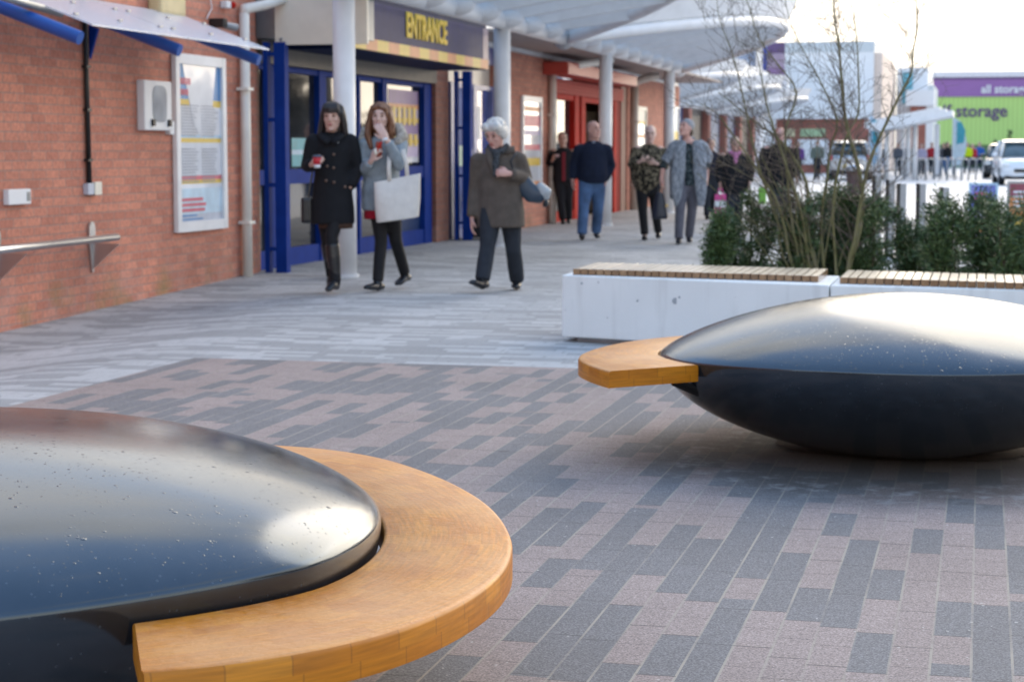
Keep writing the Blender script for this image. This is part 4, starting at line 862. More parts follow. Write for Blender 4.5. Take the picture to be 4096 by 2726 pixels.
part(tw, 'twigs', bark_mat('twig_bark', (.10, .075, .06), (.13, .095, .075), (.11, .11, .05)), tree, smooth=True)
# ================================================================ FAR STREET: buildings
M_clad = mat('pale_cladding', (.78, .81, .83), .5, vary=.03); M_cladg = mat('grey_green_cladding', (.55, .61, .64), .5, vary=.03); M_warmlit = mat('warm_lit_cladding', (.72, .60, .52), .7, vary=.05)
M_bluegrey = mat('blue_grey_cladding', (.28, .33, .43), .5, vary=.06); M_fbrick = brick_mat_far = mat('far_red_brick', (.34, .13, .10), .8, vary=.2, vscale=1.5)
M_door = mat('far_blue_panel', (.05, .12, .27), .4, vary=.1); M_dark = mat('far_dark_panel', (.035, .035, .04), .4, vary=.3)  # blue and dark door panels of the far row
b_ = thing('department_store', 'big pale box store with grey parapet above a brick ground floor', 'building', (-9, 112, 0))
part(MB().box((-12.3, 110, 3.05), (-6.05, 128, 6.75)), 'upper_wall', M_clad, b_)
part(MB().box((-12.33, 109.97, 6.752), (-6.02, 128, 7.34)), 'parapet', M_cladg, b_)
part(MB().box((-12.3, 110.3, 0), (-6.3, 128, 3.048)), 'brick_ground_floor', M_fbrick, b_)
part(MB().box((-6.048, 110.2, 0), (-5.6, 127.5, 6.7)), 'side_wall', M_warmlit, b_)  # warm light on this face is put into its beige colour
for x, z, w_, h, mt in ((-11.9, 2.05, 1.5, .45, mat('far_sign_cream', (.6, .55, .35), .5)), (-10.1, 2.05, 1.4, .45, mat('far_sign_green', (.35, .5, .3), .5)), (-11.8, .6, 1.2, 1.3, M_clad), (-10.2, .5, 1.7, 1.4, M_clad)):
    part(MB().box((x, 110.2, z), (x+w_, 110.29, z+h)), 'shop_sign' if h < 1 else 'shop_window', mt, b_)
b_ = thing('cinema_block', 'white block with blue grey window and dark blue banners', 'building', (-12.5, 102, 0))
part(MB().box((-16.5, 100, 0), (-11.45, 116, 6.55)), 'block_wall', M_clad, b_)
part(MB().box((-12.35, 99.9, 5.0), (-11.5, 99.99, 6.65)), 'tall_window', M_bluegrey, b_)
part(MB().box((-11.448, 100.5, 4.1), (-9.9, 101.5, 5.1)), 'white_canopy_end', M_clad, b_)
k = thing('blue_banner', 'narrow royal blue banner edge on white block', 'banner', (-11, 99.6, 5)); part(MB().box((-11.05, 99.5, 5.1), (-10.85, 99.6, 6.8)), 'banner_sheet', mat('royal_blue_cloth', (.03, .06, .32), .6), k); part(MB().tube([(-11.08, 99.6, 4.9), (-11.08, 99.6, 6.9)], .04, 8), 'banner_pole', M_steel, k)
k = thing('picture_banner', 'purple picture banner beside the narrow blue banner', 'banner', (-10.4, 99.6, 5));
k2 = MB(); k2.box((-10.83, 99.5, 6.2), (-9.95, 99.58, 6.75), 0); k2.box((-10.83, 99.5, 5.5), (-9.95, 99.58, 6.198), 1); k2.box((-10.83, 99.5, 5.0), (-9.95, 99.58, 5.498), 2); part(k2, 'banner_sheet', [mat('banner_plum', (.12, .07, .18), .6), mat('banner_pinkish', (.34, .26, .34), .6), mat('banner_mauve', (.26, .16, .30), .6)], k)
part(MB().box((-10.9, 99.585, 4.95), (-9.9, 99.7, 5.05)), 'banner_bar', M_steel, k)
b_ = thing('far_shop', 'low white shop wing with teal window beside the box store', 'building', (-4, 128, 0))
part(MB().box((-5.55, 128, 0), (-3.6, 140, 6.6)), 'grey_wing', M_clad, b_); part(MB().box((-5.2, 127.9, 4.3), (-4.55, 127.99, 6.3)), 'teal_window', M_cyan, b_)
part(MB().box((-3.598, 129, 0), (-3.22, 140, 5.5)), 'stair_wing', M_cladg, b_); part(MB().box((-4.9, 126, 4.1), (-3.12, 127.98, 5.1)), 'white_fascia', M_clad, b_)
for x in (-4.6, -4.1, -3.6): part(MB().box((x, 126.4, 0), (x+.45, 127, 4.09)), 'brick_pier' if x < -4 else 'column', M_fbrick if x < -4 else M_clad, b_)
g_ = thing('self_storage_building', 'lime green and purple self storage warehouse', 'building', (6, 152, 0))
M_green = bpy.data.materials.new('green_profiled_sheet'); M_green.use_nodes = True; nt = M_green.node_tree; b = nt.nodes['Principled BSDF']; gq, s = worldpos(nt)
wv = MATH(nt, 'FRACT', MATH(nt, 'MULTIPLY', s.outputs[0], 3.0)); c = MIXC(nt, MATH(nt, 'LESS_THAN', wv, .35), (.42, .64, .19), (.37, .57, .16)); LK(nt, c, b.inputs['Base Color']); b.inputs['Roughness'].default_value = .45  # paler greens: distant haze is put into the sheet colour
part(MB().box((-3.75, 150, 1.7), (9, 175, 5.3)), 'green_wall', M_green, g_)
part(MB().box((-3.70, 150.05, 0), (9, 175, 1.698)), 'base_wall', mat('dark_green_base', (.08, .16, .06), .7), g_)
part(MB().box((-3.80, 149.9, 5.302), (9, 175, 6.6)), 'purple_band', mat('purple_sheet', (.27, .12, .34), .45, vary=.04), g_)  # haze is put into the purple as a paler tone
part(MB().box((-3.85, 149.85, 6.602), (9, 175, 6.75)), 'dark_purple_trim', mat('deep_purple_sheet', (.10, .05, .15), .45), g_)
part(MB().box((-3.9, 152, 6.752), (9, 175, 7.25)), 'pale_roof', mat('pale_roof_sheet', (.85, .86, .86), .5), g_)
Minv = g_.matrix_basis.inverted()
for txt, x, z, size, mt, xs_ in (('all storage', 1.47, 5.83, .86, M_paper, .98), ('self storage', -1.25, 4.20, 1.30, mat('letter_purple', (.10, .04, .16), .5), .98)):
    tl = text_mesh(txt, 'lettering', mt, g_, size, .03, TF((x, 149.84 if z > 5 else 149.95, z), (1, 0, 0)), .018, xs_); tl.matrix_parent_inverse = Minv
# street row that steps back to the left behind the terrace
b_ = thing('far_arcade', 'far row of brick piers and blue shop panels under white canopies', 'building', (-11, 70, 0))
part(MB().box((-13, 49, 3.0), (-10.6, 99, 5.2)), 'upper_wall', M_clad, b_)
for i in range(9):
    y = 51+i*5.2
    part(MB().box((-12.5, y, 0), (-10.7, y+.7, 2.998)), 'brick_pier', M_fbrick, b_)
    part(MB().box((-12.5, y+.702, 0), (-10.95, y+5.198, 2.998)), 'shop_panel', (M_door, M_dark, M_bluegrey)[i % 3], b_)
canopy('white curved canopy just past the terrace end', -9.3, 48.6, 59.5, 2.6, 2.86, .2, 6, .25)
canopy('far white canopy with blue doors beneath it', -10.0, 60.5, 73, 3.1, 2.82, .2, 6, .25)
canopy('farther white canopy behind the bare tree', -10.3, 74.5, 87, 3.1, 2.8, .2, 6, .25)
for i, (x0, z0, x1, z1, y) in enumerate(((-4.5, 2.08, -1.32, 2.74, 84), (-5.2, 2.2, -1.75, 2.98, 92), (-5.9, 2.4, -2.2, 3.25, 100))):
    t = thing('wedge_canopy', ('lowest white wedge canopy, tip over the green wall', 'middle white wedge canopy of the far three', 'upper white wedge canopy of the far three')[i], 'canopy', (x0, y, z0), 0, 'white wedge canopies by the far shops')
    k = MB(); P4 = [(x0, z0), (x1, z1), (x1+.02, z1+.24), (x0, z0+.34)]; k.add([(x, y, z) for x, z in P4]+[(x, y+5.5, z) for x, z in P4], [(0, 1, 2, 3), (7, 6, 5, 4), (0, 4, 5, 1), (1, 5, 6, 2), (2, 6, 7, 3), (3, 7, 4, 0)]); part(k, 'canopy_slab', M_white, t)
    for x in (x0+.4, (x0+x1)/2):
        k = MB(); k.tube([(x, y+2, 0), (x, y+2, z0+(z1-z0)*(x-x0)/(x1-x0))], .11, 12); part(k, 'column', M_white, t, smooth=True)

# ================================================================ STREET FURNITURE
def feather(x, y, h, w_, label, m):
    t = thing('feather_flag', label, 'flag', (x, y, 0), 0, 'teal feather flags'); pts = []
    for i in range(15): f = i/14; pts.append((w_*(.55+.45*math.sin(PI*min(1, f*1.12))) if f < .9 else w_*(1-f)*6.5, f))
    k = MB(); L = [(x, .55+(h-.55)*f) for wd, f in pts]; Rr = [(x+wd, .55+(h-.55)*(f**1.02)) for wd, f in pts]
    n = len(L); k.add([(a, y-.01, z) for a, z in L]+[(a, y-.01, z) for a, z in Rr]+[(a, y+.01, z) for a, z in L]+[(a, y+.01, z) for a, z in Rr], [(i, n+i, n+i+1, i+1) for i in range(n-1)]+[(2*n+i+1, 3*n+i+1, 3*n+i, 2*n+i) for i in range(n-1)]); part(k, 'flag_cloth', m[0], t)
    k = MB(); k.add([(x+w_*.25, y-.02, h*.55), (x+w_*.8, y-.02, h*.58), (x+w_*.9, y-.02, h*.78), (x+w_*.6, y-.02, h*.92), (x+w_*.25, y-.02, h*.93)], [(0, 1, 2, 3, 4)]); part(k, 'printed_patch', m[1], t)
    part(MB().tube([(x-.02, y, 0), (x-.02, y, h)], .03, 8), 'pole', M_paper, t); part(MB().lathe([(.3, 0), (.3, .04), (.03, .09)], (x-.02, y, 0), 14), 'base', M_galv, t)
feather(-1.42, 95, 2.85, .62, 'white feather flag with teal patch before the green warehouse', (mat('flag_pale', (.55, .68, .74), .6), M_teal))
feather(-5.35, 95, 2.95, .5, 'teal banner flag half hidden by the bare tree', (M_sky, M_teal))
t = thing('totem_sign', 'slim white totem post left of the feather flag', 'sign', (-2.2, 96, 0)); part(MB().box((-2.32, 95.95, .1), (-2.08, 96.05, 2.55), bev=.04), 'totem_panel', M_pwhite, t); part(MB().box((-2.4, 95.9, 0), (-2.0, 96.1, .098)), 'base', M_galv, t)
def hoop():
    t = thing('hoop_barrier', 'grey steel hoop barrier in the far row', 'barrier', (0, 0, 0), 0, 'row of far hoop barriers')
    k = MB(); k.tube([(0, 0, 0), (0, 0, .75), (.04, 0, .86), (.12, 0, .92), (.5, 0, .92), (.58, 0, .86), (.62, 0, .75), (.62, 0, 0)], .028, 8)
    o = k.build('hoop_tube', M_galv, t, smooth=True); k = MB()
    for x in (0, .62): MB().lathe([(.07, 0), (.07, .02), (.03, .022)], (x, 0, 0), 10).build('foot_plate', M_steel, t)
    return t
h0 = hoop()
for i in range(12):
    o = h0 if i == 0 else copy_tree(h0)
    o.location = (-3.6+i*.30, 84+(i % 3)*2.2, 0); o.rotation_euler = (0, 0, R(62))
def bollard(x, y, h, label, lean=0.0):
    t = thing('steel_bollard', label, 'bollard', (x, y, 0), R(22), 'flat steel bollards beyond the shrubs')
    MB().box((-.04, -.03, .002), (.04, .03, h), bev=.006).build('post', M_galv, t)
    MB().box((-.062, -.04, .0), (-.0405, .04, h+.004)).build('shade_strip', M_black, t)  # black strip puts the post's unlit side into colour
    MB().box((-.09, -.08, 0), (.09, .08, .012)).build('base_plate', M_steel, t)
for i, (x, y, h, lb) in enumerate(((-.93, 23.5, .885, 'flat steel bollard nearest the tree, left of three'), (-.70, 23.5, .885, 'middle flat steel bollard above the shrubs'), (-.43, 23.5, .845, 'flat steel bollard between middle one and poster boards'), (-1.22, 23.5, .98, 'taller flat bollard seen just right of the tree trunk'), (-1.06, 23.5, .93, 'flat bollard half hidden by right tree branches'))): bollard(x, y, h, lb)
t = thing('round_post', 'brown round post with pale cap behind the bare tree', 'post', (-1.6, 25, 0)); part(MB().tube([(-1.6, 25, 0), (-1.6, 25, 1.02)], .095, 18), 'post_shaft', mat('brown_timber', (.12, .06, .05), .6), t, smooth=True); part(MB().lathe([(.11, 1.021), (.115, 1.06), (.08, 1.10), (.001, 1.11)], (-1.6, 25, 0), 18), 'cap', M_steel, t, smooth=True)
def aboard(x, y, w_, h, label, rows, fm):
    t = thing('poster_board', label, 'board', (x, y, 0), 0, 'printed poster boards by the road')
    k = MB(); k.box((x-.03, y-.03, .05), (x, y+.03, h)); k.box((x+w_, y-.03, .05), (x+w_+.03, y+.03, h)); k.box((x-.03, y-.03, h+.002), (x+w_+.03, y+.03, h+.03)); part(k, 'frame', fm, t)
    z = h; mm = []; mb = MB(); tot = sum(a for a, _ in rows)
    for a, m_ in rows:
        dz = (h-.06)*a/tot
        if m_ not in mm: mm.append(m_)
        mb.box((x+.001, y-.012, z-dz), (x+w_-.001, y+.012, z), mm.index(m_)); z -= dz
    part(mb, 'poster', mm, t); k = MB()
    for i in range(4): k.box((x+.05, y-.016, h*.86-i*.06), (x+w_-.05-rnd.uniform(0, .08), y-.0125, h*.86-i*.06+.028))
    part(k, 'print_lines', M_paper if fm is M_galv else M_pink, t)
    k = MB(); k.box((x-.05, y-.25, 0), (x+.02, y+.25, .049)); k.box((x+w_-.02, y-.25, 0), (x+w_+.05, y+.25, .049)); part(k, 'foot', M_galv, t)
aboard(-.14, 25, .30, .845, 'blue and pink poster board behind the tall yew shrub', [(.45, mat('print_violet_blue', (.16, .20, .58), .4)), (.2, M_lilac), (.3, M_orange), (.3, M_purple)], M_sky)
aboard(.335, 25.5, .5, .86, 'orange red poster board at the right frame edge', [(.25, mat('print_dark_red', (.30, .07, .10), .4)), (.3, M_orange), (.25, M_yellow), (.3, M_red)], M_galv)
t = thing('litter_bin', 'black litter bin with blue label beside the blue doorway', 'bin', (-7.02, 27.05, 0))
part(MB().box((-7.28, 26.84, .03), (-6.80, 27.26, .78), bev=.03), 'bin_body', M_black, t); part(MB().box((-7.28, 26.84, 1.0), (-6.80, 27.26, 1.09), bev=.03), 'bin_hood', M_black, t)
k = MB(); k.box((-7.27, 26.86, .78), (-7.21, 27.24, 1.0)); k.box((-6.87, 26.86, .78), (-6.81, 27.24, 1.0)); part(k, 'hood_post', M_black, t); part(MB().box((-7.2, 26.9, .79), (-6.88, 27.2, .999)), 'label_panel', mat('label_blue', (.16, .24, .50), .4), t)
k = MB()
for i in range(24): a, b2 = 2*PI*i/24, 2*PI*(i+1)/24; k.add([(-7.04+r_*math.cos(q), 26.836, .42+r_*math.sin(q)) for q, r_ in ((a, .06), (b2, .06), (b2, .1), (a, .1))], [(0, 1, 2, 3)])
part(k, 'gold_emblem', mat('gold_print', (.40, .27, .08), .4), t)

# ================================================================ VEHICLES
def car(label, loc, rz, body, rear=False, tall=1.0):
    t = thing('parked_car', label, 'car', loc, rz, 'cars in the far car park'); m_body = body
    def loft(rings, name, m_, parent=t, sub_=1):
        k = MB(); vs = []; n = 16
        for (y, wt, wb, z0, z1, ex) in rings:
            for i in range(n):
                a = 2*PI*i/n+PI/n; cx_, sz = math.cos(a), math.sin(a); fx = math.copysign(abs(cx_)**(2/ex), cx_); fz = math.copysign(abs(sz)**(2/ex), sz); z = (z0+z1)/2+fz*(z1-z0)/2
                wd = wb+(wt-wb)*(z-z0)/(z1-z0); vs.append((fx*wd, y, z))
        fs = [(j*n+i, j*n+(i+1) % n, (j+1)*n+(i+1) % n, (j+1)*n+i) for j in range(len(rings)-1) for i in range(n)]
        fs += [tuple(range(n)), tuple(range((len(rings)-1)*n, len(rings)*n))[::-1]]
        k.add(vs, fs); o = k.build(name, m_, parent, autosmooth=R(40)); return o
    h = tall
    loft([(-2.28, .66, .70, .34, .62*h, 4), (-2.2, .80, .84, .25, .78*h, 5), (-1.95, .86, .89, .22, .90*h, 5), (-1.1, .89, .91, .2, 1.02*h, 6), (.5, .9, .91, .2, 1.03*h, 6), (1.8, .89, .91, .22, 1.04*h, 6), (2.15, .86, .88, .28, 1.02*h, 5), (2.25, .78, .82, .36, .92*h, 4)], 'body', m_body)
    loft([(-1.2, .74, .86, .98*h, 1.03*h, 4), (-.45, .68, .86, 1.0*h, 1.54*h, 4), (.3, .69, .87, 1.0*h, 1.58*h, 4), (1.5, .67, .86, 1.0*h, 1.56*h, 4), (2.05, .62, .82, 1.0*h, 1.25*h, 4)], 'windows', glass_mat('car_glass', (.02, .035, .04)))
    loft([(-.52, .64, .66, 1.53*h, 1.56*h, 4), (.3, .67, .70, 1.55*h, 1.635*h, 4), (1.55, .66, .69, 1.54*h, 1.61*h, 4), (1.75, .60, .64, 1.5*h, 1.54*h, 4)], 'roof', m_body)
    k = MB()
    for s in (-1, 1):
        k.tube([(s*.82, -1.18, 1.0*h), (s*.665, -.46, 1.56*h)], .04, 8); k.tube([(s*.87, .45, 1.02*h), (s*.69, .45, 1.57*h)], .045, 8); k.tube([(s*.84, 2.0, 1.02*h), (s*.64, 1.68, 1.55*h)], .07, 8)
    k.build('pillars', m_body, t, smooth=True)
    for sx in (-1, 1):
        for y in (-1.4, 1.38):
            k = MB(); k.tube([(sx*.68, y, .33), (sx*.72, y, .33), (sx*.88, y, .33), (sx*.915, y, .33)], [.27, .325, .33, .28], 22); w_ = k.build('wheel', M_rubber, t, autosmooth=R(40))
            k = MB(); k.tube([(sx*.90, y, .33), (sx*.925, y, .33)], [.21, .19], 18); k.build('rim', M_steel, w_, autosmooth=R(40))
        k = MB(); k.ell((sx*.66, -2.17, .70*h), (.17, .09, .085)); k.build('headlight', mat('lamp_glass', (.75, .75, .72), .12, coat=1), t, smooth=True)
        k = MB(); k.ell((sx*.76, 2.16, .86*h), (.09, .08, .18)); k.build('tail_light', mat('lamp_red', (.5, .015, .015), .15, coat=1), t, smooth=True)
        k = MB(); k.ell((sx*1.0, -.85, 1.08*h), (.12, .06, .08)); k.build('mirror', m_body, t, smooth=True)
    MB().box((-.42, -2.31, .48), (.42, -2.25, .60)).build('grille', M_black, t); MB().box((-.26, -2.335, .36), (.26, -2.311, .46)).build('number_plate', M_paper, t)
    MB().box((-.75, -2.27, .24), (.75, -2.19, .36)).build('bumper_trim', M_black, t); MB().box((-.26, 2.25, .55), (.26, 2.29, .66)).build('number_plate', M_yellow, t)
    k = MB(); k.box((-.8, 2.2, .3), (.8, 2.28, .44)); k.build('rear_bumper', M_black, t)
    return t
M_cw = mat('car_white', (.78, .79, .80), .2, coat=.8, vary=.02); M_cs = mat('car_silver', (.48, .50, .52), .25, metal=.5, coat=.8, vary=.02); M_cd = mat('car_dark', (.02, .028, .035), .2, coat=1)
car('white car facing us, cut by the right frame edge', (1.36, 75.0, .006), R(4), M_cw, tall=1.03)
car('dark car parked behind the white one', (.98, 92, .006), R(-3), M_cd, tall=.98)
car('silver car seen from behind through the bare tree', (-5.65, 86, .006), R(182), M_cs, tall=1.05)
car('pale van roof behind the dark parked car', (1.6, 104, .006), R(0), M_cw, tall=1.12)
# saplings before the warehouse
for i, (x, h, lb) in enumerate(((.78, 1.9, 'small dark conifer nearest the far flag, before warehouse'), (1.75, 2.6, 'tallest small conifer before the green warehouse'), (3.0, 2.3, 'small conifer before warehouse, at frame edge'))):
    t = thing('young_conifer', lb, 'tree', (x, 140, 0), 0, 'young conifers before the warehouse')
    part(MB().tube([(x, 140, 0), (x, 140, h)], [.05, .01], 6), 'trunk', M_bark, t)
    C = []; D = []; rr = random.Random(i)
    for _ in range(160): f = rr.random(); a = rr.uniform(0, 6.28); r_ = .5*(1-f)*rr.random(); C.append((x+r_*math.cos(a), 140+r_*math.sin(a), .3+(h-.2)*f)); D.append((math.cos(a), math.sin(a), .2))
    V, F = leaf_cloud(C, D, 500, .16, .05, .03, i); me = bpy.data.meshes.new('crown'); me.from_pydata(V, [], F); me.materials.append(M_yew); o = bpy.data.objects.new('crown', me); col.objects.link(o); o.parent = t; o.matrix_parent_inverse = t.matrix_basis.inverted()

# wood edge across the car park, met only in the glass and the polished orbs
C = []; D = []; rr = random.Random(3)
for i in range(900): y = rr.uniform(5, 150); hgt = 5+2.2*math.sin(y*.21)+1.6*math.sin(y*.07+1); C.append((30+rr.uniform(0, 5), y, rr.random()*hgt)); D.append((rr.gauss(0, 1), rr.gauss(0, 1), rr.gauss(.3, 1)))
V, F = leaf_cloud(C, D, 9000, 1.1, .8, .5, 5); me = bpy.data.meshes.new('treeline'); me.from_pydata(V, [], F); me.materials.append(island_mat('winter_wood', (.03, .028, .02), (.07, .06, .045), .8)); o = bpy.data.objects.new('treeline', me); col.objects.link(o); struct(o, 'stuff')
# ================================================================ PEOPLE
M_skin = mat('skin', (.56, .34, .265), .5, vary=.06, vscale=12); M_skin2 = mat('skin_rosy', (.60, .33, .27), .5, vary=.08, vscale=12); M_skin3 = mat('skin_pale', (.64, .42, .35), .5, vary=.05, vscale=12)
M_eye = mat('dark_eye', (.02, .015, .012), .2); M_lip = mat('lip', (.40, .12, .11), .45); M_brow = mat('brow', (.06, .035, .025), .8)
def cloth(name, c, rough=.85, bump=.35, bscale=120, vary=.16, vscale=14): return mat(name, c, rough, vary=vary, vscale=vscale, bump=bump, bscale=bscale, spec=.25)
V3 = Vector
def hand(mb, w, d, n, th, curl=.5, L=.175, spread=.16):
    """palm, four fingers of unequal length bent at the knuckles, thumb from the side of the palm. w wrist, d finger direction, n palm normal, th thumb side"""
    d = V3(d).normalized(); n = V3(n); n = (n-d*n.dot(d)).normalized(); s = d.cross(n).normalized()
    if s.dot(V3(th)) < 0: s = -s
    w = V3(w); k = L*.48
    mb.tube([w-d*.01, w+d*k*.35, w+d*k*.8, w+d*k*1.02], [(.026, .018), (.036, .017), (.041, .015), (.037, .012)], 12, ref=s, rnd_ends=True)
    for i, (off, ln) in enumerate(((.030, .92), (.010, 1.0), (-.010, .94), (-.029, .74))):
        p = w+d*k*.95+s*off; fd = (d+s*off*spread*8).normalized(); P = [p-d*.015, p]; a = curl*.55
        for j, q in enumerate((.42, .30, .24)):
            fd2 = (fd*math.cos(a)+n*math.sin(a)).normalized(); p = p+fd2*L*.52*ln*q*1.02; P.append(p); a += curl*(.75+.1*j)
        mb.tube(P, [.0095, .0092, .0085, .0078, .0066], 8, rnd_ends=True)
    p = w+d*k*.28+s*.028; t1 = (s*.75+d*.62+n*.25).normalized(); t2 = (d*.9+s*.25+n*(.25+curl*.4)).normalized()
    mb.tube([p-t1*.012, p+t1*.030, p+t1*.030+t2*.032, p+t1*.030+t2*.056], [.013, .0115, .0098, .0075], 8, rnd_ends=True)
def head_rings(mb, c, M, k=1.0):
    H = [(-.120, .026, .024, -.050), (-.110, .043, .042, -.040), (-.088, .056, .064, -.022), (-.055, .065, .080, -.008), (-.02, .071, .090, 0), (.02, .075, .096, .005), (.055, .074, .094, .010), (.088, .060, .076, .012), (.108, .038, .048, .012), (.117, .012, .016, .012)]
    vs = []; n = 18
    for z, rx, ry, yo in H:
        for i in range(n):
            a = 2*PI*i/n; vs.append(c+M @ V3((rx*math.cos(a)*k, (yo+ry*math.sin(a))*k, z*k)))
    fs = [(j*n+i, j*n+(i+1) % n, (j+1)*n+(i+1) % n, (j+1)*n+i) for j in range(len(H)-1) for i in range(n)] + [tuple(range(n))[::-1], tuple(range((len(H)-1)*n, len(H)*n))]
    mb.add(vs, fs)
    mb.tube([c+M @ V3((0, -.083*k, .022*k)), c+M @ V3((0, -.100*k, -.008*k)), c+M @ V3((0, -.108*k, -.026*k)), c+M @ V3((0, -.092*k, -.034*k))], [(.010*k, .012*k), (.012*k, .012*k), (.016*k, .012*k), (.012*k, .008*k)], 8, rnd_ends=True)
    for s in (-1, 1): mb.ell(c+M @ V3((s*.075*k, .012*k, -.01*k)), (.012*k, .022*k, .033*k), M=M); mb.ell(c+M @ V3((s*.034*k, -.082*k, .034*k)), (.024*k, .014*k, .010*k), M=M); mb.ell(c+M @ V3((s*.036*k, -.066*k, -.026*k)), (.024*k, .018*k, .02*k), M=M)
    mb.ell(c+M @ V3((0, -.080*k, -.062*k)), (.026*k, .017*k, .014*k), M=M); mb.ell(c+M @ V3((0, -.082*k, -.104*k)), (.024*k, .02*k, .016*k), M=M)
def person(label, loc, J, skin, group=None, head=(0, 0, 0), hk=1.0, arms=True, hands=(), legs=True, neck=.055, voxel=.0068, torso=None, bulk=1.0):
    """J: joints in local metres (x to the picture's right, y away from the camera, z up)"""
    t = thing('person', label, 'person', loc, YAW, group)
    J = {k: V3(v) for k, v in J.items()}; Mh = Matrix.Rotation(head[0], 3, 'Z') @ Matrix.Rotation(head[1], 3, 'X') @ Matrix.Rotation(head[2], 3, 'Y')
    b = MB(); head_rings(b, J['hd'], Mh, hk)
    b.tube([J['nk']+V3((0, .01, -.03)), J['nk'].lerp(J['hd'], .35)+V3((0, .01, 0)), J['hd']+Mh @ V3((0, .018, -.05))], [neck*1.15, neck, neck], 12, rnd_ends=True)
    sm = (J['sl']+J['sr'])/2; pm = (J['pl']+J['pr'])/2; hw = (J['sr']-J['sl']).length/2
    b.tube([pm-V3((0, 0, .06)), pm+V3((0, 0, .06)), pm.lerp(sm, .45), pm.lerp(sm, .8), sm+V3((0, 0, .0)), J['nk']], [(.085*bulk, .06*bulk), (.11*bulk, .08*bulk), (.115*bulk, .09*bulk), (.14*bulk, .10*bulk), (hw*.78, .075), (.06, .055)], 16, ref=(1, 0, 0), rnd_ends=True)
    for s in 'lr':
        if arms: b.tube([J['s'+s], J['s'+s].lerp(J['e'+s], .5), J['e'+s], J['e'+s].lerp(J['w'+s], .4), J['w'+s]], [.05, .044, .036, .036, .024], 10, rnd_ends=True)
        if legs: b.tube([J['p'+s], J['p'+s].lerp(J['k'+s], .5), J['k'+s], J['k'+s].lerp(J['a'+s], .35), J['a'+s]], [.062*bulk, .06*bulk, .048, .046, .032], 10, rnd_ends=True); b.tube([J['a'+s]+V3((0, .02, -.01)), J['a'+s]-V3((0, 0, .025)), (J['a'+s]-V3((0, 0, .03))).lerp(J['t'+s], .65)], [.028, .028, .018], 8, rnd_ends=True)
    for (w_, d, n, th, cu) in hands: hand(b, w_, d, n, th, cu)
    blob(b, 'body', skin, t, voxel, 4)
    for s in (-1, 1):
        MB().ell(J['hd']+Mh @ V3((s*.032*hk, -.0855*hk, .010*hk)), (.013*hk, .007*hk, .0065*hk), M=Mh).build('eye', M_eye, t, smooth=True)
        MB().ell(J['hd']+Mh @ V3((s*.034*hk, -.094*hk, .037*hk)), (.020*hk, .006*hk, .0045*hk), M=Mh).build('eyebrow', M_brow, t, smooth=True)
    MB().ell(J['hd']+Mh @ V3((0, -.094*hk, -.062*hk)), (.023*hk, .007*hk, .008*hk), M=Mh).build('mouth', M_lip, t, smooth=True)
    return t, J, Mh
def garment(t, name, m, tubes, voxel=.013, ells=(), smooth=5):
    b = MB()
    for q in tubes:
        path, rad = q[0], q[1]; b.tube(path, rad, 18, ref=q[2] if len(q) > 2 else (1, 0, 0), rnd_ends=(q[3] if len(q) > 3 else False))
    for c, r_ in ells: b.ell(c, r_)
    return blob(b, name, m, t, voxel, smooth)
def sleeve(J, s, r0, r1, end=1.0, cuff=None):
    S, E, W = J['s'+s], J['e'+s], J['w'+s]; W2 = E.lerp(W, end)
    return ([S+V3((0, 0, .0)), S.lerp(E, .3), S.lerp(E, .7), E, E.lerp(W2, .3), E.lerp(W2, .75), W2], [r0, r0*.98, r0*.86, r0*.84, r0*.8, r1*1.05, r1], None, False)
def torso_tube(rows): return ([V3((x, y, z)) for x, y, z, rx, ry in rows], [(rx, ry) for x, y, z, rx, ry in rows], (1, 0, 0), False)
def shoe(t, J, s, m, name='shoe', h=.06, heel=0.0):
    a, to = J['a'+s], J['t'+s]; dz = min(a.z-.0, .09)
    b = MB(); d = (to-a); d.z = 0; d = d.normalized() if d.length > .01 else V3((0, -1, 0)); base = V3((a.x, a.y, 0)); f = to
    ht = a-V3((0, 0, .085)); 
    b.tube([ht-d*.055+V3((0, 0, .032)), ht+V3((0, 0, .036)), ht.lerp(f, .55)+V3((0, 0, .026)), f+V3((0, 0, .022)), f+d*.03+V3((0, 0, .016))], [(.034, .034), (.040, .040), (.046, .032), (.044, .024), (.026, .014)], 14, ref=d.cross(V3((0, 0, 1))), rnd_ends=True)
    b.tube([ht+V3((0, 0, .03)), a+V3((0, 0, h))], [.040, .043], 14, rnd_ends=True)
    if heel: b.tube([ht-d*.05+V3((0, 0, .03)), ht-d*.05-V3((0, 0, heel-.03))], [.024, .02], 10)
    return blob(b, name, m, t, .009, 3)
